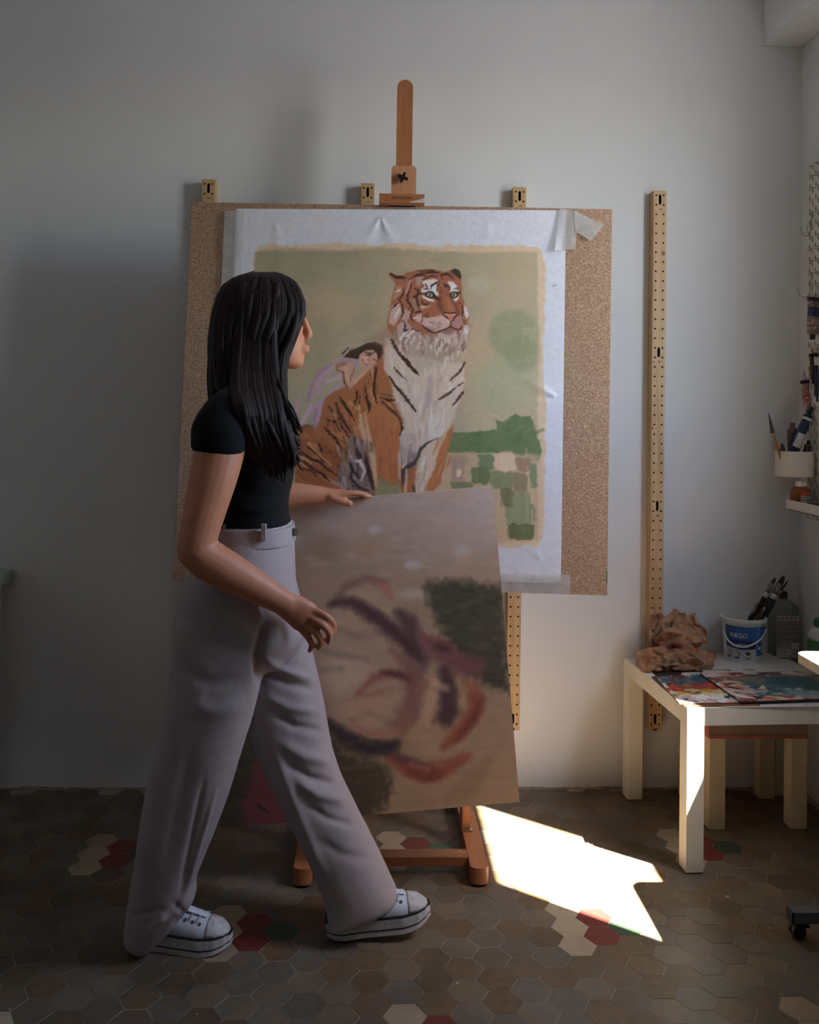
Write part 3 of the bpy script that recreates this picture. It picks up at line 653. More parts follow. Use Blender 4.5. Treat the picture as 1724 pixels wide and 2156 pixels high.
A.stroke(b_((1320, 915), (1230, 955), (1170, 1010), (1150, 1070), (1130, 1110)), [2, 6, 8, 6], (58, 54, 54), 1.4, .9); A.stroke(b_((1300, 930), (1230, 980)), 3, (206, 196, 188), 1, .7); A.stroke(b_((1110, 1330), (1120, 1385)), 5, (50, 42, 40), 1.5, .8); A.stroke(b_((1050, 1190), (1040, 1380)), 6, (196, 182, 174), 2, .7)
# hind paw: greys
A.poly(b_((540, 880), (620, 900), (700, 980), (715, 1150), (760, 1290), (770, 1420), (560, 1420), (460, 1340), (450, 1180), (560, 1110)), (120, 104, 102), 4, .9, 2)
for k in range(90): x, y = RNG.uniform(440, 760), RNG.uniform(900, 1390); A.stroke(b_((x, y), (x+RNG.uniform(-10, 30), y+RNG.uniform(40, 90))), [RNG.uniform(3, 8), 2], [(140, 124, 122), (92, 78, 78), (64, 48, 46), (168, 152, 146), (116, 104, 90), (78, 76, 78)][k % 6], 1.5, .7, 1.2)
for P, w, c in ((b_((620, 1010), (640, 1080), (655, 1060)), 10, (56, 34, 36)), (b_((560, 1130), (590, 1200), (650, 1260)), 9, (48, 34, 34)), (b_((610, 1110), (650, 1110), (690, 1200), (660, 1270)), 8, (190, 180, 178)), (b_((700, 1100), (730, 1230), (760, 1350)), 11, (50, 32, 34)), (b_((560, 1250), (640, 1340), (720, 1370)), 9, (52, 40, 40)), (b_((380, 1280), (470, 1310), (540, 1380)), 7, (150, 130, 124))): A.stroke(P, [w*.6, w, w*.5], c, 1.6, .9, 1.5)
for P, w in ((b_((350, 750), (440, 780), (480, 860)), 5), (b_((335, 740), (400, 770)), 4), (b_((345, 820), (365, 850), (440, 920), (480, 1000)), 7), (b_((380, 640), (420, 700), (430, 760)), 6), (b_((440, 610), (470, 700), (520, 790), (570, 870)), 9), (b_((470, 560), (540, 660), (600, 760)), 9), (b_((460, 740), (500, 830), (560, 910)), 6), (b_((620, 500), (620, 570), (590, 650)), 6), (b_((700, 560), (730, 640), (725, 690)), 8), (b_((690, 470), (710, 560)), 5), (b_((790, 300), (770, 420), (770, 520), (790, 610)), 8), (b_((745, 360), (720, 440)), 5), (b_((650, 540), (640, 620)), 4), (b_((900, 380), (960, 470), (1040, 560), (1100, 640), (1130, 685)), 9), (b_((980, 180), (1040, 240), (1100, 310), (1155, 370)), 9), (b_((925, 70), (950, 130), (985, 180)), 7), (b_((940, 300), (1000, 370), (1060, 420)), 5), (b_((830, 560), (900, 590), (950, 580)), 7), (b_((840, 600), (930, 680), (1000, 750)), 9), (b_((830, 530), (940, 550)), 5), (b_((990, 750), (1015, 830), (990, 890)), 7), (b_((1555, 260), (1510, 340), (1430, 410)), 8), (b_((1550, 430), (1480, 470)), 4), (b_((1470, 480), (1400, 540), (1325, 580)), 8), (b_((1540, 515), (1500, 570), (1450, 630)), 8), (b_((190, 980), (260, 1040), (340, 1120)), 6), (b_((130, 1030), (220, 1090), (300, 1120), (380, 1190), (460, 1240)), 8), (b_((160, 1120), (260, 1190), (330, 1230), (390, 1290)), 7), (b_((130, 1180), (220, 1190), (270, 1240)), 6), (b_((290, 960), (310, 1010), (330, 1040)), 5), (b_((380, 1020), (440, 1100)), 4), (b_((500, 900), (540, 1010)), 5), (b_((100, 1000), (150, 1040)), 6)):
    A.stroke(P, [w*.45, w*.8, w*.75, w*.3], DK if RNG.random() < .6 else DK2, 1.1, .92, 1.6)
for P, w in ((b_((750, 320), (760, 420)), 4), (b_((890, 610), (930, 660)), 4), (b_((560, 600), (620, 660)), 4), (b_((200, 960), (300, 1060), (400, 1150)), 4), (b_((140, 1070), (230, 1130)), 5), (b_((640, 640), (650, 720)), 6), (b_((420, 700), (440, 740)), 6)): A.stroke(P, [w, w*.6], (198, 156, 92), 1.4, .7, 1)
A.stroke(b_((130, 825), (200, 803), (240, 812)), 4, (96, 62, 40), 1.6, .8)

# --- neck and head
A.poly(b_((690, 60), (760, 30), (860, -40), (900, -120), (1020, -200), (1500, -200), (1600, -60), (1570, 60), (1480, 160), (1360, 210), (1200, 190), (1000, 190), (900, 120), (850, 110)), (150, 118, 98), 8, .75)
A.poly(h((145, 225), (165, 188), (200, 200), (280, 238), (370, 238), (450, 185), (600, 148), (800, 132), (950, 145), (1085, 182), (1165, 145), (1240, 122), (1305, 150), (1338, 235), (1332, 320), (1348, 460), (1362, 600), (1435, 790), (1482, 920), (1435, 1000), (1492, 1105), (1440, 1240), (1360, 1310), (1290, 1400), (1130, 1470), (900, 1500), (600, 1500), (380, 1450), (250, 1250), (130, 1120), (120, 970), (158, 800), (185, 640), (240, 440), (268, 405), (215, 310)), (150, 88, 50), 1.6, 1, .8)
A.poly(h((250, 1150), (520, 1120), (700, 1180), (900, 1230), (1280, 1210), (1440, 1150), (1400, 1320), (1200, 1480), (900, 1530), (500, 1520), (300, 1390)), (162, 144, 134), 5, .9, 3)
for k in range(120):                       # ruff under the chin
    x, y = RNG.uniform(250, 1420), RNG.uniform(1080, 1500)
    if y < 1180+.05*abs(x-900) and 500 < x < 1300: continue
    A.stroke(h((x, y), (x+RNG.uniform(-60, 30), y+RNG.uniform(60, 150))), [RNG.uniform(3, 7), 1.5], [(190, 176, 170), (160, 142, 134), (118, 92, 88), (140, 112, 100), (204, 196, 192)][k % 5], 1.3, .75, 1)
for P, c in ((((180, 750), (330, 660), (355, 850), (300, 960), (230, 1060), (140, 1010)), (186, 156, 148)), (((250, 430), (320, 400), (390, 430), (340, 560), (200, 640)), (168, 120, 100)), (((480, 320), (545, 300), (520, 400), (440, 560), (400, 540)), (172, 130, 116)), (((350, 780), (520, 820), (520, 900), (430, 1000), (350, 950)), (170, 140, 134)), (((590, 890), (680, 850), (695, 960), (660, 1020), (590, 980)), (186, 162, 158)), (((510, 600), (560, 610), (640, 740), (600, 830), (530, 720)), (150, 112, 90)), (((580, 260), (720, 240), (700, 330), (660, 420), (610, 400)), (160, 134, 116)), (((270, 1060), (400, 960), (560, 1130), (500, 1250), (300, 1240)), (166, 146, 138)), (((1390, 700), (1440, 800), (1475, 920), (1420, 960), (1380, 860)), (190, 176, 180)), (((1370, 1060), (1450, 1050), (1490, 1110), (1430, 1240), (1360, 1200)), (184, 172, 170))):
    A.poly(h(*P), c, 1.6, .92, 1)
A.poly(h((700, 330), (800, 300), (890, 290), (985, 325), (960, 420), (935, 480), (985, 585), (905, 560), (860, 500), (770, 515), (690, 540), (675, 475), (735, 420)), (206, 196, 196), 1.2, .95, .6)
A.poly(h((1112, 325), (1200, 335), (1282, 415), (1252, 468), (1315, 490), (1205, 522), (1150, 565), (1160, 440), (1130, 380)), (206, 198, 198), 1.2, .95, .6)
A.poly(h((695, 560), (760, 592), (870, 622), (905, 672), (800, 655), (700, 600)), (204, 198, 198), 1); A.poly(h((1190, 622), (1290, 580), (1302, 612), (1235, 682), (1200, 660)), (204, 198, 198), 1); A.poly(h((650, 740), (830, 720), (800, 780), (700, 790)), (192, 176, 170), 1.4, .8)
A.poly(h((985, 480), (1130, 480), (1185, 610), (1270, 820), (1150, 860), (1040, 845), (970, 770), (930, 660)), (138, 80, 40), 2.5, .9); A.poly(h((700, 800), (880, 690), (1000, 850), (950, 930), (720, 930)), (150, 86, 44), 3, .8)
A.stroke(h((1090, 620), (1180, 760), (1170, 830)), [8, 16, 12], (166, 106, 68), 4, .7); A.stroke(h((985, 620), (970, 720), (1010, 800)), 8, (94, 48, 30), 3, .7); A.stroke(h((1200, 640), (1260, 760), (1300, 860)), 6, (96, 52, 34), 2.5, .7)
A.poly(h((700, 935), (830, 930), (960, 905), (1040, 880), (1150, 1005), (1158, 1072), (1090, 1112), (900, 1180), (770, 1130), (690, 1045)), (186, 158, 150), 2.2, .95)
A.poly(h((1172, 1012), (1250, 905), (1345, 895), (1375, 1020), (1335, 1100), (1275, 1132), (1192, 1072)), (158, 118, 114), 2.2, .95); A.poly(h((690, 1050), (780, 1080), (900, 1100), (1000, 1090), (880, 1180), (770, 1140)), (140, 108, 108), 3, .7)
A.poly(h((990, 1180), (1110, 1130), (1245, 1150), (1275, 1220), (1160, 1300), (1010, 1270)), (176, 158, 148), 2.5, .9); A.blob(h((1120, 1165))[0], 12, 6, (110, 78, 76), .8, .7)
A.poly(h((1038, 865), (1130, 872), (1265, 852), (1278, 882), (1222, 922), (1192, 988), (1142, 988), (1108, 922), (1048, 892)), (192, 112, 86), 1, 1)
A.stroke(h((1060, 875), (1180, 882), (1250, 866)), 3, (214, 150, 126), 1.2, .7)
for P, w in ((h((1040, 880), (1105, 930), (1130, 985)), 3.4), (h((1278, 880), (1225, 930), (1200, 985)), 3.2), (h((1040, 845), (1140, 858), (1260, 850)), 2.6), (h((1163, 990), (1162, 1072), (1100, 1112), (900, 1182), (790, 1140), (690, 1060)), 2.6), (h((1162, 1078), (1220, 1108), (1300, 1132), (1355, 1080)), 2.6)): A.stroke(P, w, (58, 28, 30), .8, .95, .4)
for c, r_ in (((826, 552), 50), ((1217, 557), 46)):
    A.blob(h(c)[0], r_*.1276*1.5, r_*.1276*1.12, (40, 26, 22), .12); A.blob(h(c)[0], r_*.1276*1.05, r_*.1276*.86, (150, 152, 108), .18); A.blob(h((c[0]-4, c[1]-6))[0], 2.5, 2.7, (24, 20, 18), .2); A.blob(h((c[0]-20, c[1]-18))[0], 1.2, 1.2, (226, 228, 220), .3)
A.stroke(h((650, 530), (760, 530), (800, 505), (860, 510), (900, 570), (960, 630)), [2, 3, 3.4, 3, 5, 4], (36, 20, 20), .8, .95, .3); A.stroke(h((790, 585), (850, 605), (900, 600)), 3, (36, 20, 20), .8, .9, .3)
A.stroke(h((1160, 560), (1185, 520), (1230, 505), (1290, 530), (1320, 510)), 3, (36, 20, 20), .8, .95, .3); A.stroke(h((1170, 580), (1215, 605), (1260, 590)), 2.6, (36, 20, 20), .8, .9, .3)
ST = [((750, 370), (770, 410), (800, 450)), ((700, 465), (760, 455), (800, 462)), ((840, 460), (850, 400), (920, 360), (980, 325)), ((940, 500), (950, 400), (985, 350)), ((1045, 350), (1070, 390), (1130, 410), (1150, 470)), ((1060, 410), (1090, 440)), ((980, 480), (1010, 430)), ((1000, 520), (1025, 480)), ((1225, 460), (1280, 430)), ((1110, 180), (1010, 230), (1030, 300)), ((560, 240), (700, 200), (850, 175), (960, 200)), ((480, 300), (620, 230), (760, 240)), ((700, 310), (850, 240), (960, 250)), ((620, 160), (850, 150), (1000, 190)), ((1000, 230), (1120, 215), (1220, 300)), ((520, 330), (500, 440), (450, 560), (470, 640)), ((560, 450), (640, 480), (610, 560), (540, 600)), ((640, 530), (600, 600), (620, 700), (650, 790)), ((680, 640), (700, 700), (750, 720), (820, 700)), ((720, 640), (700, 670)), ((460, 560), (440, 640), (500, 720), (480, 800)), ((500, 720), (540, 800), (500, 900), (560, 1000)), ((560, 850), (640, 830), (690, 840)), ((700, 900), (690, 990)), ((380, 440), (400, 500), (340, 600), (300, 640)), ((330, 640), (370, 730), (380, 860), (350, 930)), ((390, 980), (420, 1060), (400, 1150), (470, 1120)), ((520, 1110), (620, 1150), (690, 1150)), ((740, 900), (800, 860)), ((770, 920), (800, 910)), ((1310, 650), (1260, 680)), ((1330, 690), (1290, 700)), ((1350, 720), (1370, 830), (1350, 900)), ((1370, 960), (1400, 1040)), ((1280, 1170), (1300, 1210)), ((700, 1070), (790, 1130), (880, 1180)), ((250, 430), (250, 480)), ((180, 800), (260, 720), (330, 670))]
for i, P in enumerate(ST): A.stroke(h(*P), [1.2, 3.6, 4.2, 1.6], (56, 28, 26) if i % 3 else (78, 40, 32), .9, .93, .9)
for k in range(40): x, y = RNG.uniform(820, 1010), RNG.uniform(985, 1085); A.blob(h((x, y))[0], .9, .7, (92, 62, 60), .5, .7)
A.poly(h((148, 225), (168, 190), (210, 205), (280, 240), (370, 242), (440, 280), (400, 318), (330, 292), (270, 292), (205, 250)), (62, 34, 24), 1, .95, .5); A.poly(h((330, 290), (460, 270), (420, 320), (370, 320)), (112, 92, 62), 1.4, .8)
A.poly(h((1165, 155), (1240, 124), (1305, 150), (1338, 240), (1332, 310), (1290, 270), (1230, 220), (1190, 200)), (54, 36, 28), 1, .95, .5); A.poly(h((1100, 190), (1200, 180), (1260, 240), (1240, 270), (1170, 220)), (98, 76, 48), 1.4, .8)
for P in (((250, 920), (330, 780)), ((260, 500), (330, 470)), ((440, 1240), (560, 1150)), ((330, 1290), (420, 1180)), ((410, 1340), (480, 1260)), ((560, 940), (600, 930)), ((1100, 960), (1140, 1000)), ((1410, 780), (1440, 880)), ((1400, 1120), (1440, 1200)), ((720, 360), (760, 330)), ((880, 430), (900, 500)), ((1200, 380), (1230, 430))): A.stroke(h(*P), 3, (226, 220, 220), 1.4, .8, 1)
for P, w in ((b_((930, 90), (975, 150), (1030, 250)), 18), (b_((880, 60), (940, 200), (1010, 290)), 14)): A.stroke(P, [w*.5, w, w*.5], (192, 176, 166), 3, .6, 2)
A.stroke(b_((985, 180), (1040, 240), (1100, 310), (1155, 370)), [4, 8, 8, 3], DK, 1.1, .95, 1.6); A.stroke(b_((925, 65), (955, 130), (985, 185)), [5, 7, 5], DK2, 1.1, .9, 1.6)
A.a *= np.array([1.015, .985, 1.])
X, Y = A.grid(); A.a *= (1+.07*(fnoise(X, Y, 5, 1)-.5)+.05*(vnoise(X+Y, (X-Y)*3, 4, 3)-.5))[..., None]

# ---------------------------------------------------------------- the loose sheet of primed canvas on the board
TL, TR, BR, BL = (plane_local(BD_M, *q, -.002) for q in ((497.5, 439.5), (1191.5, 443), (1180.5, 1228), (461, 1213)))
NU, NV = 520, 590
u, v = np.meshgrid(np.linspace(0, 1, NU), np.linspace(0, 1, NV))
L2 = (TL*(1-u)[..., None]+TR*u[..., None])*(1-v)[..., None]+(BL*(1-u)[..., None]+BR*u[..., None])*v[..., None]
dep = -.0022-.0016*fnoise(L2[..., 0]*900, L2[..., 1]*900, 170, 5)
def dent(px, py, ang, amp, wid, L):          # creases that fan out from a staple
    global dep
    c = plane_local(BD_M, px, py, -.002); dx, dz = L2[..., 0]-c[0], L2[..., 1]-c[1]; a = math.radians(ang)
    al = dx*math.cos(a)+dz*math.sin(a); pe = -dx*math.sin(a)+dz*math.cos(a)
    dep -= amp*np.exp(-(pe/(wid*(.35+np.clip(al/L, 0, 1))))**2)*np.clip(al/.01, 0, 1)*np.exp(-(al/L)**2)
for q in ((801, 458, -62, .0025, .014, .09), (801, 458, -122, .0025, .014, .09), (801, 458, -90, -.0015, .012, .06), (1173, 838, 150, .003, .016, .12), (1173, 838, 205, .0025, .016, .12), (1173, 838, 180, -.0015, .012, .08), (580, 470, -80, .0015, .02, .10), (1030, 470, -100, .0012, .02, .08), (1150, 620, 200, .0015, .02, .1), (1140, 1180, 130, .0015, .02, .1)): dent(*q)
W4 = np.concatenate([L2[..., :1], dep[..., None], L2[..., 1:], np.ones(dep.shape+(1,))], -1)@np.array(BD_M).T
pq = proj(W4[..., :3]); cols = albedo(A.sample(pq[..., 0], pq[..., 1]))
M['oil'] = attr_paint('oil_paint', .55, .2, 420)
pos = np.concatenate([L2[..., :1], dep[..., None], L2[..., 1:]], -1)
sheet = paint_grid('tiger_painting', pos, cols, M['oil']); sheet.matrix_world = BD_M
tag(sheet, 'unstretched white canvas painted with a seated tiger and a girl, taped to the cork board', 'painting')
for px, py, ang in ((801, 459, -12), (1168, 601, 4), (1173.5, 838, 80)):
    c = plane_local(BD_M, px, py, -.0035); a = math.radians(ang); s_ = MB()
    s_.tube([(c[0]-.006*math.cos(a), -.0062, c[1]-.006*math.sin(a)), (c[0]+.006*math.cos(a), -.0062, c[1]+.006*math.sin(a))], .0006, 6); obj('staple', s_, M['steel'], sheet)
def tape_material():
    m = NT('masking_tape'); co = m.coord(); f = m.noise(co, 35, 4)
    m.l(m.ramp(f, [(.3, (196, 190, 180)), (.7, (216, 212, 204))]), m.b.inputs['Base Color']); m.b.inputs['Roughness'].default_value = .45
    tr = m.t.nodes.new('ShaderNodeBsdfTransparent'); mx = m.t.nodes.new('ShaderNodeMixShader'); mx.inputs[0].default_value = .58
    m.l(tr.outputs[0], mx.inputs[1]); m.l(m.b.outputs[0], mx.inputs[2]); m.l(mx.outputs[0], m.out.inputs[0]); m.bump(m.noise(co, 60, 3), .3, .002); return m.mat
M['tape'] = tape_material()
def tape(label, quad, lift=-.0085, nu=14, nv=24, curl=0., rag=.001, amp=.0012):
    C = [plane_local(BD_M, *q, lift) for q in quad]; uu, vv = np.meshgrid(np.linspace(0, 1, nu), np.linspace(0, 1, nv))
    P = (C[0]*(1-uu)[..., None]+C[1]*uu[..., None])*(1-vv)[..., None]+(C[3]*(1-uu)[..., None]+C[2]*uu[..., None])*vv[..., None]
    P[-1] += RNG.uniform(-rag, rag, (nu, 2)); P[0] += RNG.uniform(-rag, rag, (nu, 2))
    d = lift-amp*fnoise(P[..., 0]*900, P[..., 1]*900, 22, 4)-curl*np.clip(1-uu*3, 0, 1)*vv**2
    V = np.concatenate([P[..., :1], d[..., None], P[..., 1:]], -1); V2 = V.copy(); V2[..., 1] += .0003
    idx = np.arange(nu*nv).reshape(nv, nu); F = [(idx[j, i], idx[j, i+1], idx[j+1, i+1], idx[j+1, i]) for j in range(nv-1) for i in range(nu-1)]
    mb = MB(); mb.add(V.reshape(-1, 3), F)
    o = obj('masking_tape', mb, M['tape'], smooth=True); o.matrix_world = BD_M; tag(o, label, 'tape', 'strips of tape holding the tiger canvas'); return o
tape('long grey tape strip down the left edge of the tiger canvas', ((473, 444), (513, 441), (481, 1212), (440, 1212)), nv=60)
tape('upright piece of tape over the top right corner of the tiger canvas', ((1178.5, 438.5), (1218, 446), (1211, 524), (1167, 529)), -.0088, curl=.012)
tape('slanted torn piece of tape pointing right from the canvas corner', ((1208, 444), (1272, 473), (1244, 507), (1211, 488)), -.0108, nu=20, nv=12)
tape('wrinkled tape strip along the bottom edge of the tiger canvas', ((700, 1197), (1201, 1210), (1199, 1252), (700, 1236)), nu=60, nv=12, amp=.003)
# ================================================================== THE STRETCHED PAINTING BEING CARRIED
CP_W, CP_H, CP_T = .7919, .8264, .019
CP_M = Matrix.Translation((-.0354, 2.425, .6053)) @ rot3(-.0325, .02, -.1005)
B = Paint(380, 1000, 1120, 1760, (134, 110, 90), 1.)
k_ = lambda *P: [(560+.3479*x, 1000+.3479*y) for x, y in P]
X, Y = B.grid(); n1 = fnoise(X*.6, Y, 90, 2); n2 = fnoise(X*.5, Y, 50, 5); n3 = fnoise(X*.4, Y, 30, 7)
top = np.clip((1240-Y)/190, 0, 1)
B.field(top*np.clip((X-560)/420, 0, 1)*.75, (158, 142, 140)); B.field(top*np.clip((n1-.45)*3, 0, 1)*.7, (150, 134, 128)); B.field(np.clip((n2-.55)*4, 0, 1)*top*.6, (152, 118, 90))
B.field(np.clip(1-abs(Y-1190)/90, 0, 1)*np.clip((760-X)/220, 0, 1)*.7, (104, 86, 70)); B.field(np.clip((n3-.6)*5, 0, 1)*np.clip(1-abs(Y-1170)/120, 0, 1)*.5, (160, 146, 140))
B.field(np.clip((Y-1480)/160, 0, 1)*.7, (140, 112, 82)); B.field(np.clip((n1-.5)*3, 0, 1)*np.clip((Y-1450)/150, 0, 1)*.35, (122, 94, 66))
for c, rx, ry, col, al in (((660, 330), 40, 26, (166, 156, 158), .7), ((890, 545), 46, 28, (164, 158, 164), .7), ((1180, 460), 50, 40, (162, 152, 152), .6), ((400, 240), 60, 40, (142, 130, 128), .6), ((880, 720), 110, 34, (158, 144, 136), .6), ((350, 440), 120, 90, (112, 90, 72), .6), ((640, 440), 120, 60, (136, 106, 80), .5), ((1200, 520), 60, 36, (156, 122, 96), .5)):
    B.blob(k_(c)[0], rx*.3479, ry*.3479, col, 1., al)
B.poly(k_((960, 660), (1100, 640), (1440, 665), (1480, 1320), (1350, 1275), (1200, 1215), (1120, 1010), (1010, 850)), (62, 58, 46), 12, .95, 8)
for q in range(70): x, y = RNG.uniform(1000, 1440), RNG.uniform(670, 1250); B.stroke(k_((x, y), (x+RNG.uniform(20, 70), y+RNG.uniform(-10, 14))), RNG.uniform(4, 9), [(50, 50, 42), (78, 74, 58), (90, 84, 66), (44, 42, 38)][q % 4], 4, .5)
# the figure: pale rounded body, dark contours, red shadows
B.poly(k_((390, 800), (470, 690), (600, 630), (760, 700), (860, 850), (900, 1050), (900, 1300), (820, 1500), (640, 1580), (430, 1520), (360, 1300), (370, 1000)), (148, 122, 100), 14, .85, 5)
B.blob(k_((480, 1200))[0], 50, 44, (160, 138, 118), .9, .8); B.blob(k_((560, 850))[0], 30, 24, (150, 120, 92), .9, .7); B.blob(k_((640, 1420))[0], 52, 32, (156, 124, 98), .9, .8)
B.poly(k_((940, 1230), (1080, 1190), (1250, 1240), (1330, 1340), (1300, 1500), (1180, 1640), (980, 1690), (860, 1600), (860, 1400)), (150, 116, 88), 12, .85, 5)
for P, c, al in ((((780, 815), (900, 850), (950, 1000), (1010, 1110), (940, 1210), (850, 1050)), (84, 60, 62), .85), (((880, 1040), (935, 1250), (905, 1450), (820, 1570), (740, 1520), (840, 1320), (820, 1150)), (112, 76, 68), .8), (((730, 1690), (900, 1745), (1060, 1775), (1235, 1700), (1110, 1795), (1000, 1845), (900, 1835), (800, 1775)), (132, 58, 42), .9), (((1050, 1180), (1140, 1200), (1130, 1350), (1175, 1440), (1110, 1530), (1020, 1480), (1060, 1350)), (66, 48, 52), .9), (((1200, 1250), (1310, 1320), (1320, 1430), (1200, 1570), (1070, 1650), (1170, 1500), (1230, 1400)), (122, 64, 48), .85), (((940, 970), (1080, 1000), (1150, 1060), (1300, 1130), (1310, 1195), (1200, 1225), (1080, 1160), (990, 1080)), (106, 64, 66), .85), (((360, 1480), (470, 1560), (640, 1620), (800, 1610), (780, 1670), (620, 1690), (470, 1640)), (48, 38, 46), .95), (((395, 780), (470, 745), (560, 765), (700, 860), (830, 960), (930, 1080), (900, 1120), (760, 1000), (620, 880), (500, 800)), (66, 44, 50), .85), (((940, 1320), (980, 1240), (1050, 1290), (1040, 1420), (980, 1500), (930, 1440)), (170, 136, 104), .6)):
    B.poly(k_(*P), c, 12, al, 5)
for P, w, c, al in ((((400, 790), (480, 680), (600, 625), (730, 650)), 15, (96, 70, 66), .8), (((400, 780), (520, 760), (640, 830), (760, 920), (880, 1040), (930, 1110)), 20, (66, 42, 48), .9), (((640, 640), (720, 680), (760, 740)), 13, (150, 84, 66), .8), (((800, 830), (870, 900), (880, 1000)), 22, (74, 52, 56), .85), (((560, 1320), (650, 1230), (760, 1200), (880, 1240)), 14, (126, 62, 60), .9), (((700, 1195), (800, 1205), (870, 1235)), 9, (54, 32, 36), .9), (((760, 1060), (860, 1140), (920, 1280), (900, 1440), (830, 1540)), 26, (112, 74, 68), .75), (((960, 990), (1060, 1020), (1130, 1040)), 14, (110, 58, 62), .85), (((1040, 1040), (1110, 1060)), 13, (48, 34, 40), .9), (((1060, 1110), (1180, 1150), (1290, 1150), (1270, 1200)), 24, (104, 64, 64), .8), (((1080, 1180), (1110, 1330), (1090, 1480)), 30, (70, 48, 54), .9), (((1270, 1280), (1270, 1420), (1180, 1560), (1080, 1640)), 24, (124, 62, 46), .85), (((1310, 1350), (1260, 1480), (1160, 1600)), 12, (92, 44, 38), .8), (((370, 1500), (480, 1590), (620, 1660), (780, 1640)), 30, (50, 38, 46), .95), (((520, 1510), (640, 1570), (780, 1560), (860, 1500)), 13, (150, 90, 78), .8), (((720, 1680), (860, 1740), (1000, 1790), (1060, 1800)), 20, (58, 42, 52), .9), (((760, 1720), (880, 1790), (1000, 1810), (1080, 1790), (1200, 1710)), 27, (128, 60, 44), .8), (((860, 1800), (960, 1840), (1050, 1830)), 9, (92, 40, 32), .8), (((1000, 1740), (1120, 1730), (1220, 1700)), 9, (128, 66, 46), .8), (((880, 1750), (980, 1780)), 6, (176, 120, 100), .7), (((430, 930), (560, 980), (680, 960)), 9, (112, 90, 84), .7), (((350, 1070), (480, 1090), (620, 1120)), 8, (88, 76, 68), .6), (((340, 1180), (460, 1170)), 8, (90, 74, 66), .6), (((540, 1340), (640, 1330), (760, 1290)), 9, (138, 84, 66), .7), (((520, 1480), (620, 1440), (700, 1470)), 7, (118, 92, 74), .7), (((900, 1340), (960, 1250), (1040, 1290)), 15, (128, 88, 74), .7), (((1020, 1260), (1090, 1290)), 20, (186, 158, 124), .8), (((1100, 1960), (1240, 1860), (1340, 1740)), 34, (122, 92, 66), .6)):
    B.stroke(k_(*P), [w*.6, w*1.35, w*.6], c, 8, al*.85, 2)
B.poly(k_((-100, 1300), (330, 1500), (470, 1660), (700, 1740), (760, 1850), (740, 2000), (600, 2100), (-300, 2200), (-300, 1300)), (62, 54, 40), 14, .9, 10)
for q in range(60): x, y = RNG.uniform(-280, 720), RNG.uniform(1600, 2080); B.stroke(k_((x, y), (x+RNG.uniform(20, 80), y+RNG.uniform(-4, 20))), RNG.uniform(4, 9), [(46, 44, 34), (80, 70, 50), (54, 46, 40), (96, 82, 58)][q % 4], 4, .5)
B.poly([(546, 1590), (566, 1590), (600, 1700), (612, 1735), (520, 1742), (512, 1700)], (106, 48, 54), 8, .9, 4); B.stroke([(538, 1692), (552, 1702), (566, 1712)], [2, 7, 2], (34, 22, 24), 3, .8)
X, Y = B.grid(); B.a *= (1+.10*(fnoise(X*.35, Y, 11, 1)-.5))[..., None]
carried = thing('carried_painting', 'square stretched painting of a reclining brown figure, carried by the walking person', 'painting'); carried.matrix_world = CP_M
NU, NV = 320, 335
u, v = np.meshgrid(np.linspace(-.5, .5, NU), np.linspace(.5, -.5, NV))
pos = np.stack([u*CP_W, np.full(u.shape, -.0004), v*CP_H], -1)
W4 = np.concatenate([pos, np.ones(u.shape+(1,))], -1)@np.array(CP_M).T; pq = proj(W4[..., :3])
paint_grid('painted_face', pos, np.clip(albedo(B.sample(pq[..., 0], pq[..., 1]))*1.5, 0, .85), attr_paint('carried_oil', .5, .2, 300), carried)
M['canvas_edge'] = plain('canvas_edge', (196, 178, 150), .8, noise=.1, scale=60)
M['raw_pine'] = wood('raw_pine', (164, 128, 86), (196, 160, 116), (210, 178, 136), 'x', 1.)
e = MB(); w2, h2, t = CP_W/2, CP_H/2, CP_T
for xa, xb, za, zb in ((-w2, w2, h2-.002, h2), (-w2, w2, -h2, -h2+.002), (-w2, -w2+.002, -h2, h2), (w2-.002, w2, -h2, h2)): e.box(xa, xb, 0, t, za, zb)
e.box(-w2, w2, 0, .0015, -h2, h2)
obj('canvas_wrap', e, M['canvas_edge'], carried)
for xa, xb, za, zb in ((-w2+.002, w2-.002, h2-.045, h2-.002), (-w2+.002, w2-.002, -h2+.002, -h2+.045), (-w2+.002, -w2+.047, -h2+.045, h2-.045), (w2-.047, w2-.002, -h2+.045, h2-.045)):
    s_ = MB(); s_.box(xa, xb, .002, t-.0005, za, zb); obj('stretcher_bar', s_, M['raw_pine'], carried)
# ================================================================== THE WALKING PERSON
def ss(t): return t*t*(3-2*t)
def resample(rows, n):
    rows = np.array(rows, float); t = np.linspace(0, 1, len(rows)); T = np.linspace(0, 1, n)
    # Catmull-Rom through the rows
    out = []
    for q in T:
        x = q*(len(rows)-1); i = min(int(x), len(rows)-2); f = x-i
        p0, p1, p2, p3 = rows[max(i-1, 0)], rows[i], rows[i+1], rows[min(i+2, len(rows)-1)]
        out.append(.5*((2*p1)+(-p0+p2)*f+(2*p0-5*p1+4*p2-p3)*f*f+(-p0+3*p1-3*p2+p3)*f**3))
    return np.array(out)
def loft_rings(mb, rings, cap=True):
    n = len(rings[0]); V = [p for r_ in rings for p in r_]; F = []
    for i in range(len(rings)-1):
        for k in range(n): F.append((i*n+k, i*n+(k+1) % n, (i+1)*n+(k+1) % n, (i+1)*n+k))
    if cap: F += [tuple(range(n))[::-1], tuple(range((len(rings)-1)*n, len(rings)*n))]
    mb.add(V, F)
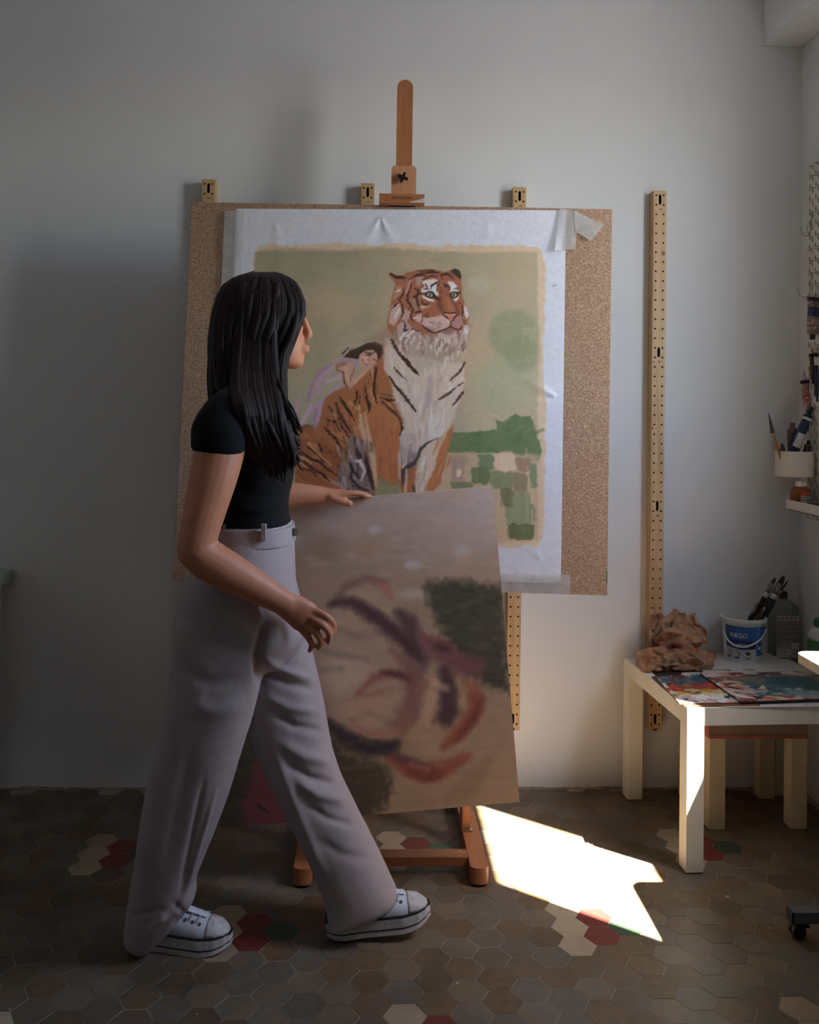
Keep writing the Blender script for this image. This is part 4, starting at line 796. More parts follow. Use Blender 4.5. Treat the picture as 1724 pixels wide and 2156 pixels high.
def level_loft(mb, rows, n=28, steps=40, sq=2.3):
    """horizontal sections seen in the photo: (y, left x, right x, centre depth Y, half depth)"""
    rings = []
    for y, xl, xr, Yc, hd in resample(rows, steps):
        a = PY(xl, y, Yc); b = PY(xr, y, Yc); c = (a+b)/2; hw = abs(b[0]-a[0])/2; ring = []
        for k in range(n):
            t = 2*math.pi*k/n; ct, st = math.cos(t), math.sin(t)
            ring.append((c[0]+hw*math.copysign(abs(ct)**(2/sq), ct), Yc+hd*math.copysign(abs(st)**(2/sq), st), c[2]+(b[2]-a[2])*.5*ct))
        rings.append(ring)
    loft_rings(mb, rings)
def limb(mb, rows, n=20, steps=24):
    """limb along photo points: (x, y, depth Y, radius in the picture plane, radius in depth)"""
    R_ = resample(rows, steps); C = [PY(q[0], q[1], q[2]) for q in R_]; rings = []
    for i in range(steps):
        t = C[min(i+1, steps-1)]-C[max(i-1, 0)]; t /= np.linalg.norm(t); d = np.array([0, 1., 0]); d = d-t*(d@t); d /= np.linalg.norm(d); s_ = np.cross(t, d)
        rings.append([C[i]+R_[i][3]*math.cos(q)*s_+R_[i][4]*math.sin(q)*d for q in np.linspace(0, 2*math.pi, n, endpoint=False)])
    # rounded ends
    def endcap(r0, dirv, rad): c = np.mean(r0, 0); return [[c+(np.array(p)-c)*math.cos(a)+dirv*rad*math.sin(a) for p in r0] for a in (math.radians(35), math.radians(65), math.radians(85))]
    t0 = C[0]-C[1]; t0 /= np.linalg.norm(t0); t1 = C[-1]-C[-2]; t1 /= np.linalg.norm(t1)
    rings = endcap(rings[0], t0, R_[0][3])[::-1]+rings+endcap(rings[-1], t1, R_[-1][3])
    loft_rings(mb, rings)
def fuse(name, mb, mat, parent, voxel=.004, smooth=6, post=None):
    me = mesh_from(name, mb.v, mb.f, mat); bm = bmesh.new(); bm.from_mesh(me); bmesh.ops.recalc_face_normals(bm, faces=bm.faces[:]); bm.to_mesh(me); bm.free()
    o = bpy.data.objects.new(name, me); COL.objects.link(o)
    r_ = o.modifiers.new('r', 'REMESH'); r_.mode = 'VOXEL'; r_.voxel_size = voxel
    if smooth: s_ = o.modifiers.new('s', 'SMOOTH'); s_.factor = .5; s_.iterations = smooth
    bpy.context.view_layer.update()
    m2 = bpy.data.meshes.new_from_object(o.evaluated_get(bpy.context.evaluated_depsgraph_get())); m2.name = name
    bpy.data.objects.remove(o); bpy.data.meshes.remove(me)
    m2.polygons.foreach_set('use_smooth', np.ones(len(m2.polygons), bool))
    n = len(m2.vertices); V = np.zeros(n*3, np.float32); m2.vertices.foreach_get('co', V); V = V.reshape(-1, 3).astype(float)
    if post is not None:
        N = np.zeros(n*3, np.float32); m2.vertices.foreach_get('normal', N); N = N.reshape(-1, 3).astype(float); V = post(V, N)
    if parent is not None: V = V-np.array(parent.location)
    m2.vertices.foreach_set('co', V.reshape(-1).astype(np.float32)); m2.materials.clear(); m2.materials.append(mat); m2.update()
    return link(name, m2, parent)
def creases(lines, side=-1):
    """cloth folds: photo polylines with width (px) and height (m), pushed along the surface normal"""
    def f(V, N):
        q = proj(V); d = np.zeros(len(V))
        for P, w, a in lines:
            P = np.array(P, float); best = np.full(len(V), 1e9); tt = np.zeros(len(V)); m_ = len(P)-1
            for k in range(m_):
                (xa, ya), (xb, yb) = P[k], P[k+1]; L = (xb-xa)**2+(yb-ya)**2; t = np.clip(((q[:, 0]-xa)*(xb-xa)+(q[:, 1]-ya)*(yb-ya))/L, 0, 1)
                dd = np.hypot(q[:, 0]-xa-t*(xb-xa), q[:, 1]-ya-t*(yb-ya)); mk = dd < best; best[mk] = dd[mk]; tt[mk] = (k+t[mk])/m_
            d += a*np.exp(-(best/w)**2)*np.clip(np.sin(np.pi*np.clip(tt*.92+.04, 0, 1))*1.6, 0, 1)
        wob = .0012*(fnoise(V[:, 0]*1000+V[:, 1]*600, V[:, 2]*1000, 60, 3)-.5)*2
        return V+N*(d*np.clip(-N[:, 1]*1.4+.25, 0, 1)+wob)[:, None]
    return f
def cloth(name, c1, c2, scale=700, rough=.85):
    m = NT(name); co = m.coord(); f = m.noise(co, 6, 3); w = m.noise(co, scale, 2)
    c = m.ramp(f, [(.3, c1), (.7, c2)]); m.l(c, m.b.inputs['Base Color']); m.b.inputs['Roughness'].default_value = rough
    m.b.inputs['Sheen Weight'].default_value = .05; m.b.inputs['Specular IOR Level'].default_value = .2; m.bump(w, .15, .0006); return m.mat
M['skin'] = plain('skin', (200, 130, 94), .5, noise=.04, scale=14)
M['skin_mat'] = M['skin']; M['skin'].node_tree.nodes['Principled BSDF'].inputs['Subsurface Weight'].default_value = .08
M['skin'].node_tree.nodes['Principled BSDF'].inputs['Subsurface Radius'].default_value = (.012, .005, .003)
M['tshirt'] = cloth('black_jersey', (9, 9, 11), (13, 13, 15)); M['trouser'] = cloth('mauve_grey_twill', (164, 149, 147), (174, 160, 157)); M['trouser_dark'] = plain('button', (70, 58, 52), .5)

RLY, LLY, TY = 2.125, 2.275, 2.20               # depths of the right leg, the left leg and the trunk
# --- body: one continuous skin
bd = MB()
level_loft(bd, [(592, 515, 590, 2.2, .035), (604, 482, 616, 2.2, .058), (630, 468, 634, 2.2, .07), (655, 464, 638, 2.2, .074), (676, 466, 632, 2.2, .074), (692, 470, 637, 2.2, .073), (710, 476, 639, 2.2, .07), (726, 482, 640, 2.2, .066), (742, 490, 641, 2.2, .06), (757, 502, 640, 2.2, .053), (768, 530, 638, 2.2, .043), (776, 575, 628, 2.2, .022)], 32, 40, 2.1)
limb(bd, [(640, 672, 2.2, .006, .009), (646, 690, 2.2, .008, .011), (650, 703, 2.2, .0095, .0135), (645, 711, 2.2, .008, .014)], 14, 10)       # nose
limb(bd, [(636, 731, 2.178, .004, .005), (645, 731, 2.19, .0055, .008), (645, 731, 2.21, .0055, .008), (636, 731, 2.222, .004, .005)], 10, 10)
limb(bd, [(635, 739, 2.18, .004, .005), (643, 739, 2.192, .006, .008), (643, 739, 2.208, .006, .008), (635, 739, 2.22, .004, .005)], 10, 10)
for yy in (2.128, 2.272): limb(bd, [(540, 672, yy, .008, .006), (532, 690, yy, .012, .006), (538, 712, yy, .008, .005)], 12, 8)               # ears
limb(bd, [(552, 735, 2.2, .05, .048), (540, 780, 2.2, .05, .05), (528, 815, 2.2, .056, .06), (518, 850, 2.2, .07, .09)], 20, 14)                # neck
level_loft(bd, [(835, 480, 555, 2.2, .13), (865, 462, 590, 2.2, .165), (930, 455, 606, 2.2, .15), (1000, 465, 604, 2.2, .13), (1100, 465, 604, 2.2, .125), (1200, 425, 608, 2.2, .145), (1290, 410, 590, 2.2, .13), (1350, 450, 560, 2.2, .08)], 28, 24, 2.2)
limb(bd, [(470, 1310, RLY, .078, .078), (440, 1500, RLY, .066, .066), (400, 1650, 2.14, .055, .055), (350, 1800, 2.16, .042, .045), (335, 1930, 2.185, .034, .036)], 18, 20)
limb(bd, [(560, 1310, LLY, .075, .075), (605, 1500, LLY, .066, .066), (650, 1650, 2.26, .055, .055), (715, 1800, 2.24, .042, .045), (752, 1915, 2.228, .034, .036)], 18, 20)
# right arm and hand (nearest the camera)
limb(bd, [(486, 868, 2.055, .05, .045), (468, 925, 2.02, .055, .047), (450, 1000, 2.0, .052, .046), (432, 1070, 1.99, .046, .043), (418, 1125, 1.985, .042, .042), (412, 1158, 1.985, .041, .042)], 20, 22)
limb(bd, [(412, 1152, 1.985, .041, .042), (436, 1177, 1.988, .044, .042), (480, 1203, 1.995, .042, .04), (530, 1231, 2.005, .036, .034), (575, 1256, 2.015, .030, .027), (602, 1272, 2.02, .027, .022)], 20, 22)
limb(bd, [(598, 1271, 2.02, .028, .02), (622, 1284, 2.026, .033, .018), (640, 1297, 2.03, .036, .016), (654, 1306, 2.032, .031, .012)], 18, 14)
FING = [[(652, 1283, 2.03), (684, 1296, 2.022), (701, 1313, 2.032), (703, 1331, 2.05)], [(646, 1297, 2.026), (678, 1315, 2.018), (693, 1334, 2.03), (691, 1352, 2.05)],
        [(638, 1309, 2.03), (664, 1331, 2.024), (675, 1350, 2.036), (671, 1365, 2.054)], [(628, 1317, 2.036), (648, 1341, 2.034), (656, 1357, 2.046), (652, 1370, 2.06)]]
for i, P in enumerate(FING): r0 = (.0094, .0095, .0092, .0086)[i]; limb(bd, [(x, y, Y_, r0*(1-.1*j), r0*(1-.1*j)) for j, (x, y, Y_) in enumerate(P)], 12, 12)
limb(bd, [(618, 1272, 2.035, .014, .013), (640, 1282, 2.058, .013, .013), (660, 1298, 2.072, .011, .011), (674, 1314, 2.076, .009, .009)], 12, 12)    # thumb, behind the palm
# left arm reaching over the top edge of the carried canvas
limb(bd, [(505, 868, 2.345, .05, .045), (512, 940, 2.365, .048, .043), (525, 1000, 2.372, .044, .04), (545, 1040, 2.372, .041, .038)], 18, 16)
limb(bd, [(540, 1036, 2.372, .041, .038), (575, 1042, 2.368, .037, .036), (620, 1041, 2.375, .030, .029), (660, 1041, 2.385, .024, .024), (690, 1042, 2.392, .019, .021)], 18, 16)
limb(bd, [(686, 1042, 2.392, .018, .022), (705, 1041, 2.398, .015, .028), (724, 1040, 2.404, .0125, .032)], 16, 10)
for i, dY in enumerate((-.024, -.008, .009, .024)):
    e = (0, 6, 4, -6)[i]; limb(bd, [(722, 1040, 2.405+dY, .0085, .0085), (742+e, 1038.5, 2.409+dY*1.05, .0082, .0082), (760+e, 1040.5, 2.413+dY*1.05, .0075, .0075), (773+e, 1045.5, 2.415+dY*1.05, .0066, .0066)], 10, 10)
limb(bd, [(696, 1045, 2.378, .012, .012), (716, 1054, 2.379, .011, .0105), (736, 1060, 2.381, .0095, .009)], 10, 10)
base = PZ(470, 2000); PERSON = (float(base[0]), 2.2, 0.)
person = fuse('person', bd, M['skin'], None, .0034, 4)
me = person.data; V = np.zeros(len(me.vertices)*3, np.float32); me.vertices.foreach_get('co', V); V = V.reshape(-1, 3)-np.array(PERSON, np.float32); me.vertices.foreach_set('co', V.reshape(-1)); me.update(); person.location = PERSON
tag(person, 'long haired person in black t-shirt and mauve grey trousers striding right with a painting', 'person')
bpy.context.view_layer.update()
M['eye_white'] = plain('eye_white', (226, 222, 216), .2); M['iris'] = plain('iris', (52, 32, 22), .2); M['brow'] = plain('brow', (40, 26, 20), .8)
for yy in (2.168, 2.232):
    c = PY(628, 676, yy); ey = MB(); ey.ball(c, .0115, 16); e = obj('eye', ey, M['eye_white'], person, smooth=True, world=True)
    ir = MB(); ir.ball(np.array(c)+np.array([.0075, 0, 0]), .0052, 12); ir.v = [tuple(np.array(q)-np.array(person.location)) for q in ir.v]; obj('iris', ir, M['iris'], e, smooth=True)
    br = MB(); br.tube([PY(627, 662, yy-.014*np.sign(yy-2.2)), PY(635, 659, yy), PY(628, 661, yy+.016*np.sign(yy-2.2))], [.0016, .0026, .0012], 6); obj('eyebrow', br, M['brow'], person, world=True)

# --- t-shirt
ts = MB()
level_loft(ts, [(822, 500, 552, 2.2, .085), (836, 470, 572, 2.2, .14), (858, 455, 590, 2.2, .18), (890, 448, 602, 2.2, .182), (930, 447, 613, 2.2, .17), (970, 452, 619, 2.2, .158), (1010, 457, 615, 2.2, .148), (1050, 458, 607, 2.2, .14), (1085, 455, 607, 2.2, .138), (1104, 453, 614, 2.2, .142)], 32, 40, 2.4)
limb(ts, [(502, 850, 2.09, .048, .052), (486, 872, 2.045, .058, .057), (470, 900, 2.022, .063, .06), (462, 921, 2.014, .0645, .061)], 22, 14)
limb(ts, [(510, 848, 2.315, .05, .052), (510, 880, 2.35, .062, .055), (513, 920, 2.36, .064, .054)], 22, 12)
fuse('t_shirt', ts, M['tshirt'], person, .005, 4, creases([(((600, 990), (540, 1010), (480, 1000)), 10, .004), (((605, 1060), (540, 1075), (470, 1060)), 9, .004), (((600, 1030), (550, 1045), (500, 1035)), 8, -.003), (((480, 935), (520, 960), (560, 965)), 10, .004)]))
# --- trousers: hips and two wide straight legs fused into one garment
tr = MB()
level_loft(tr, [(1097, 451, 615, 2.2, .143), (1115, 447, 617, 2.2, .148), (1150, 432, 619, 2.2, .16), (1200, 402, 621, 2.2, .172), (1250, 382, 626, 2.2, .178), (1300, 371, 639, 2.2, .174), (1340, 368, 642, 2.2, .158), (1375, 378, 622, 2.2, .13), (1405, 410, 590, 2.2, .09)], 36, 40, 2.25)
level_loft(tr, [(1300, 371, 585, RLY, .09), (1400, 362, 560, RLY, .094), (1450, 356, 547, RLY, .095), (1500, 346, 534, RLY, .094), (1560, 333, 515, 2.128, .092), (1620, 319, 497, 2.132, .09), (1680, 306, 479, 2.138, .088), (1750, 295, 452, 2.148, .086), (1800, 288, 432, 2.156, .085), (1850, 279, 413, 2.165, .084), (1880, 274, 412, 2.17, .083), (1900, 271, 405, 2.174, .082), (1925, 268, 386, 2.18, .081), (1950, 266, 362, 2.185, .08), (1968, 269, 343, 2.188, .076), (1982, 286, 328, 2.188, .062)], 30, 50, 2.4)
level_loft(tr, [(1225, 470, 624, 2.25, .10), (1310, 468, 643, 2.262, .098), (1360, 478, 655, 2.268, .096), (1400, 488, 664, 2.272, .095), (1450, 505, 675, LLY, .095), (1500, 516, 686, LLY, .094), (1560, 528, 696, 2.272, .092), (1620, 556, 713, 2.266, .09), (1680, 586, 740, 2.258, .088), (1740, 616, 770, 2.25, .086), (1800, 645, 800, 2.242, .084), (1850, 666, 824, 2.236, .083), (1885, 680, 838, 2.232, .082), (1905, 686, 815, 2.23, .08), (1922, 689, 765, 2.229, .076), (1934, 690, 725, 2.228, .068)], 30, 50, 2.4)
if False: limb(tr, [(404, 1872, 2.15, .012, .04), (404, 1893, 2.165, .02, .055), (380, 1920, 2.178, .032, .07), (345, 1950, 2.185, .034, .075)], 18, 12)   # hem draped over the rear shoe
FOLD = [(((455, 1660), (425, 1760), (398, 1850), (372, 1925)), 4.5, .007), (((430, 1640), (405, 1760), (380, 1880)), 6, -.006), (((548, 1450), (540, 1380), (560, 1300)), 9, -.012), (((552, 1385), (600, 1412), (655, 1432)), 9, .008), (((552, 1410), (605, 1440), (665, 1452)), 9, -.007), (((560, 1466), (610, 1490), (678, 1500)), 10, .006), (((570, 1500), (620, 1530), (686, 1540)), 9, -.007), (((585, 1560), (640, 1592), (702, 1608)), 13, .008), (((600, 1602), (650, 1638), (716, 1652)), 10, -.009), (((625, 1642), (670, 1674), (735, 1690)), 12, .009), (((640, 1692), (690, 1724), (752, 1738)), 9, -.006), (((580, 1580), (612, 1670), (652, 1765), (685, 1850)), 10, .008), (((672, 1770), (720, 1800), (785, 1808)), 11, -.004), (((352, 1925), (330, 1945), (312, 1968)), 7, .009), (((365, 1900), (390, 1925), (362, 1950)), 7, -.006), (((345, 1912), (300, 1925), (272, 1930)), 8, -.005), (((500, 1200), (540, 1250), (560, 1300)), 8, -.005), (((420, 1260), (500, 1310), (540, 1330)), 14, .006), (((400, 1480), (450, 1500), (520, 1480)), 18, .005), (((380, 1400), (440, 1440), (520, 1430)), 16, -.005)]
FOLD += [(((330, 1600), (322, 1700), (300, 1850)), 14, .005), (((405, 1560), (380, 1680), (350, 1820)), 16, -.005)]
trousers = fuse('trousers', tr, M['trouser'], person, .0046, 9, creases(FOLD))
def band(mb, y0, y1, grow=.004, n=48, Yc=2.2, sq=2.5, x0a=451, x1a=615, x0b=444, x1b=618, d0=.143, d1=.15):
    rings = []
    for y, xl, xr, hd in ((y0, x0a, x1a, d0), ((y0+y1)/2, (x0a+x0b)/2, (x1a+x1b)/2, (d0+d1)/2+.001), (y1, x0b, x1b, d1)):
        a = PY(xl, y, Yc); b = PY(xr, y, Yc); c = (a+b)/2; hw = abs(b[0]-a[0])/2+grow
        rings.append([(c[0]+hw*math.copysign(abs(math.cos(t))**(2/sq), math.cos(t)), Yc+(hd+grow)*math.copysign(abs(math.sin(t))**(2/sq), math.sin(t)), c[2]+(b[2]-a[2])*.5*math.cos(t)) for t in np.linspace(0, 2*math.pi, n, endpoint=False)])
    loft_rings(mb, rings)
bm_ = MB(); band(bm_, 1103, 1137); bm_.v = [tuple(np.array(q)-np.array(person.location)) for q in bm_.v]
wb = obj('waistband', bm_, M['trouser'], trousers, smooth=False, sharp=40)
for px in (475, 555):
    lp = MB(); ly = 2.077 if px < 500 else 2.0475; a = PY(px, 1104, ly); bq = PY(px, 1138, ly); 
    lp.box(a[0]-.0055, a[0]+.0055, ly-.004, ly+.012, bq[2], a[2], b=.0012); lp.v = [tuple(np.array(q)-np.array(person.location)) for q in lp.v]; obj('belt_loop', lp, M['trouser'], trousers)
bt = MB(); c = PY(612, 1120, 2.17); bt.tube([c, np.array(c)+np.array([.012, -.006, 0])], .009, 14); bt.v = [tuple(np.array(q)-np.array(person.location)) for q in bt.v]; obj('button', bt, M['trouser_dark'], trousers)

# --- hair: long dark locks over a cap
def hair_material():
    m = NT('hair'); co = m.coord('Object', (90, 90, 4)); f = m.noise(co, 3, 4, .6)
    m.l(m.ramp(f, [(.25, (22, 14, 12)), (.6, (40, 25, 21)), (.85, (76, 45, 37))]), m.b.inputs['Base Color']); m.b.inputs['Roughness'].default_value = .6; m.b.inputs['Specular IOR Level'].default_value = .25; m.bump(f, .4, .002); return m.mat
M['hair'] = hair_material()
hr = MB()
cap = []
for y, xl, xr, hd in resample([(578, 535, 575, .015), (586, 500, 604, .045), (602, 477, 622, .066), (625, 460, 634, .079), (650, 453, 637, .086), (675, 449, 628, .091), (700, 448, 604, .091), (730, 448, 585, .088), (765, 450, 570, .082), (800, 455, 556, .074), (830, 462, 545, .06)], 26):
    a = PY(xl, y, 2.2); bq = PY(xr, y, 2.2); c = (a+bq)/2; hw = abs(bq[0]-a[0])/2; ring = []
    for t in np.linspace(0, 2*math.pi, 40, endpoint=False):
        ct, st = math.cos(t), math.sin(t); rr = 1+.012*math.sin(t*23+y*.03)+.01*math.sin(t*37)
        ring.append((c[0]+hw*rr*math.copysign(abs(ct)**.9, ct), 2.2+hd*rr*math.copysign(abs(st)**.9, st), c[2]))
    cap.append(ring)
loft_rings(hr, cap)
def lock(P, r0, r1, flat):
    R_ = resample(P, 18); hr.tube([PY(*q) for q in R_], [np.interp(i/17, (0, .15, .75, 1), (r0*.6, r0, r0*.8, r1)) for i in range(18)], 7, flat=flat)
for i in range(120):                                   # near and far side of the head, front to back
    t = RNG.random(); sd = -1 if i % 3 else 1; j = RNG.normal(0, 1, 6); dd = .098+.004*j[0]
    fx = lambda a, b: a+(b-a)*t
    endy = fx(985, 905)+14*j[1]-(0 if sd < 0 else 10)
    P = [(fx(580, 535)+2*j[2], 575+1.5*abs(j[3]), 2.2+sd*.01), (fx(606, 500), fx(586, 584), 2.2+sd*(.038+.022*math.sin(math.pi*t))), (fx(626, 476), fx(606, 603), 2.2+sd*(.056+.022*math.sin(math.pi*t))), (fx(639, 456)+1.5*j[2], fx(652, 655), 2.2+sd*(.076+.022*math.sin(math.pi*t))),
         (fx(622, 449)+2*j[3], 705, 2.2+sd*dd*(.88+.12*math.sin(math.pi*t))), (fx(599, 449)+3*j[4], 765, 2.2+sd*dd), (fx(598, 462)+4*j[4], 830, 2.2+sd*(dd+.03*(1-t)+.012)), (fx(607, 490)+6*j[5], 900, 2.2+sd*(.135+.05*(1-t))), (fx(616, 505)+8*j[5], (endy+900)/2+20, 2.2+sd*(.14+.045*(1-t))), (fx(612, 520)+10*j[5], endy, 2.2+sd*(.13+.045*(1-t)))]
    lock(P, RNG.uniform(.007, .012), .0015, .55)
for i in range(90):                                    # the fall over the shoulder and chest
    t = RNG.random(); j = RNG.normal(0, 1, 5); ey = 1002-34*abs(t-.55)+8*j[0]; s_ = -1
    P = [(562-22*t, 578, 2.2-.006), (582-56*t, 587, 2.2-.045), (590-80*t, 603, 2.2-.076), (582-75*t, 650, 2.2-.092), (580-80*t+2*j[1], 720, 2.2-.102), (588-95*t+3*j[2], 800, 2.2-.130-.012*t), (592-95*t+4*j[2], 838, 2.2-.170-.037*t), (599-92*t+4*j[2], 872, 2.2-.192-.032*t), (609-86*t+5*j[3], 925, 2.2-.190-.015*t), (618-74*t+6*j[3], 965, 2.2-.18), (606-45*t+8*j[4], ey, 2.2-.168)]
    lock(P, RNG.uniform(.007, .011), .0012, .6)
for i in range(26):                                    # wisps lifted by the stride
    j = RNG.normal(0, 1, 4); y0 = RNG.uniform(880, 960)
    lock([(575+6*j[0], y0-90, 2.2-.13), (600+6*j[1], y0-30, 2.2-.175), (620+5*j[1], y0+10, 2.2-.172), (630+6*j[2], y0+30+6*j[3], 2.2-.165)], .004, .0008, .6)
for i in range(40):                                    # down the back
    t = RNG.uniform(-1, 1); j = RNG.normal(0, 1, 4)
    lock([(535, 574, 2.2), (478, 600, 2.2+.04*t), (452, 660, 2.2+.066*t), (446+1.5*j[0], 730, 2.2+.078*t), (447+2*j[1], 790, 2.2+.085*t), (449+2*j[1], 850, 2.2+.09*t), (443+3*j[2], 890+12*j[3], 2.2+.085*t)], RNG.uniform(.008, .012), .0015, .6)
hr.v = [tuple(np.array(q)-np.array(person.location)) for q in hr.v]
ho = obj('hair', hr, M['hair'], person, smooth=True); ho['label'] = 'long straight dark brown hair'

# --- platform sneakers
M['shoe_white'] = plain('shoe_canvas', (206, 210, 218), .6, noise=.04, scale=60, bump=.1); M['shoe_rubber'] = plain('shoe_rubber', (196, 192, 188), .6, noise=.08, scale=30); M['shoe_line'] = plain('shoe_line', (22, 24, 34), .5); M['lace'] = plain('lace', (176, 170, 174), .8, noise=.1, scale=300)
M['toe_rubber'] = plain('toe_rubber', (190, 186, 184), .55, noise=.12, scale=70)
def sole_half(x):   # half width along the shoe, x from heel 0 to toe .265
    return float(np.interp(x, (0, .012, .04, .09, .15, .195, .235, .255, .265), (.012, .026, .034, .034, .041, .045, .038, .024, .006)))
def sole_outline(g=0., n=40):
    xs = .1325-.1325*np.cos(np.linspace(0, math.pi, n)); up = [(x, sole_half(x)+g) for x in xs]; return [(x+(g if i > n*.9 else -g if i < n*.1 else 0), w) for i, (x, w) in enumerate(up)]+[(x+(g if i > n*.9 else -g if i < n*.1 else 0), -w) for i, (x, w) in reversed(list(enumerate(up)))]
def zbot(x): return .016*max(0, (x-.19)/.075)**2+.006*max(0, (.04-x)/.04)**2
def sole_layer(mb, z0, z1, g):
    o = sole_outline(g); n = len(o)
    rings = [[(x, y, zbot(x)*(1-z/.05)+z+.0*x) for x, y in o] for z in np.linspace(z0, z1, 4)]
    loft_rings(mb, rings)
def make_shoe():
    t = bpy.data.objects.new('sneaker', None); COL.objects.link(t)
    s_ = MB(); sole_layer(s_, 0, .044, .004); so = obj('sole', s_, M['shoe_rubber'], t, sharp=50)
    for z0, z1 in ((.0415, .0445), (.0135, .0165)): l_ = MB(); sole_layer(l_, z0, z1, .0047); obj('sole_stripe', l_, M['shoe_line'], t, sharp=50)
    tex = MB()                                        # diamond tread around the toe bumper
    for sgn in (-1, 1):
        for i in range(22):
            x = .150+i*.005
            for r_ in range(4):
                y = sgn*(sole_half(x)+.0042); z = .021+r_*.0046+(.0023 if i % 2 else 0)+zbot(x)*.5
                tex.add([(x-.002, y, z), (x, y, z-.0018), (x+.002, y, z), (x, y, z+.0018), (x, y+sgn*.0012, z)], [(0, 1, 4), (1, 2, 4), (2, 3, 4), (3, 0, 4)])
    o = obj('tread_texture', tex, M['toe_rubber'], t); o['kind'] = 'stuff'
    up = MB(); rings = []                              # upper: sections along the foot
    for x in np.linspace(.006, .262, 34):
        w = sole_half(x)*.97; hgt = float(np.interp(x, (0, .03, .07, .10, .14, .18, .21, .24, .262), (.045, .060, .060, .058, .050, .040, .034, .026, .008))); wt = np.interp(x, (0, .08, .14, .2, .26), (.55, .55, .62, .8, .8))
        rings.append([(x, w*math.cos(a)*(1-(1-wt)*max(0, math.sin(a))**1.5), .044+hgt*max(0, math.sin(a))**.75-(.004 if math.sin(a) < 0 else 0)) for a in np.linspace(0, 2*math.pi, 24, endpoint=False)])
    loft_rings(up, rings); u_ = obj('upper', up, M['shoe_white'], t, smooth=True)
    tc = MB(); rings = []
    for x in np.linspace(.212, .2635, 12):
        w = sole_half(x)*.985+.0006; hgt = float(np.interp(x, (.21, .24, .262), (.0355, .0275, .009)))
        rings.append([(x, w*math.cos(a)*(1-.2*max(0, math.sin(a))**1.5), .0442+hgt*max(0, math.sin(a))**.75) for a in np.linspace(0, math.pi, 20)]+[(x, -w*.5, .043), (x, w*.5, .043)])
    loft_rings(tc, rings); obj('toe_cap', tc, M['toe_rubber'], t, smooth=True)
    def top(x, a):
        w = sole_half(x)*.97; hgt = float(np.interp(x, (0, .03, .07, .10, .14, .18, .21, .24, .262), (.045, .060, .060, .058, .050, .040, .034, .026, .008))); wt = np.interp(x, (0, .08, .14, .2, .26), (.55, .55, .62, .8, .8))
        return np.array((x, w*math.cos(a)*(1-(1-wt)*max(0, math.sin(a))**1.5), .044+hgt*max(0, math.sin(a))**.75))
    for i, x in enumerate((.118, .137, .156, .175, .194)):
        for sgn in (1, -1):
            a = math.radians(90+sgn*48); p = top(x, a); c = np.array((x, 0, .05)); nrm = p-c; nrm /= np.linalg.norm(nrm)
            ey = MB(); ey.tube([p-nrm*.001, p+nrm*.0016], .0044, 12); obj('eyelet', ey, M['steel'], t)
        P = [top(x+(j-4)*.0022, math.radians(90+48*(j-4)/4*(-1))) for j in range(9)]
        P = [q+np.array((0, 0, .0035)) for q in P]
        l_ = MB(); l_.tube(P, .0028, 6, flat=.5); obj('lace', l_, M['lace'], t)
    tg = MB(); tg.tube([top(.206, math.radians(90))+np.array((0, 0, .002)), top(.15, math.radians(90))+np.array((0, 0, .004)), top(.10, math.radians(90))+np.array((0, 0, .012)), (.085, 0, .125)], [.012, .014, .017, .018], 10, flat=.18, up=(0, 0, 1)); obj('tongue', tg, M['shoe_white'], t, smooth=True)
    return t
sh = make_shoe()
def place_shoe(o, heel, yaw, pitch, roll=0.):
    o.parent = person; o.scale = (.915,)*3; o.rotation_euler = (roll, pitch, yaw); o.location = tuple(np.array(heel)-np.array(person.location)); return o
hz = PZ(272, 1984); place_shoe(sh, (-.548, 2.208, .001), math.radians(-9), 0)
s2 = copy_tree(sh); place_shoe(s2, (-.084, 2.222, .002), math.radians(3), math.radians(-7))
# ================================================================== SIDE TABLE, STOOL, DESK
M['foil'] = plain('cream_foil', (226, 220, 204), .38, noise=.02, scale=12)
M['foil_old'] = plain('yellowed_foil', (214, 198, 166), .45, noise=.03, scale=12)
TA = np.array([.8728, 2.5088]); T_RZ = .0575; T_W, T_D, T_H = .55, .53, .45
table = thing('side_table', 'square cream side table covered with paint palettes beside the sunlit floor', 'table', (TA[0], TA[1], 0), T_RZ)
obj('table_top', MB().box(0, T_W, 0, T_D, T_H-.05, T_H, b=.0012), M['foil'], table)
for x in (0, T_W-.05):
    for y in (0, T_D-.05): obj('leg', MB().box(x+.0003, x+.05, y+.0003, y+.05, .003, T_H-.0505, b=.001), M['foil'], table); obj('leg_pad', MB().box(x+.004, x+.046, y+.004, y+.046, 0, .003), M['rubber'], table)
def tloc(x, y, z=T_H): return tuple(np.array([TA[0]+math.cos(T_RZ)*x-math.sin(T_RZ)*y, TA[1]+math.sin(T_RZ)*x+math.cos(T_RZ)*y, z]))
stool = thing('low_stool', 'low stool with pinkish top and thick cream legs under the side table', 'stool', (1.036, 2.779, 0), .014)
M['pink_edge'] = plain('pink_edge', (176, 104, 92), .6, noise=.06); M['chipboard'] = plain('chipboard', (150, 128, 112), .8, noise=.14, scale=220); M['stool_grey'] = plain('stool_top', (178, 168, 158), .6)
st = MB(); st.box(0, .305, .0, .27, .277, .335, b=.001); obj('stool_top', st, M['chipboard'], stool)
obj('edge_strip', MB().box(-.0025, .307, -.0025, .272, .2735, .2835), M['pink_edge'], stool); obj('side_panel', MB().box(-.003, .001, -.0022, .271, .2835, .3365), M['pink_edge'], stool)
for x in (.0003, .2545):
    for y in (.0003, .219): obj('leg', MB().box(x, x+.05, y, y+.05, .0, .2735, b=.001), M['foil_old'], stool)

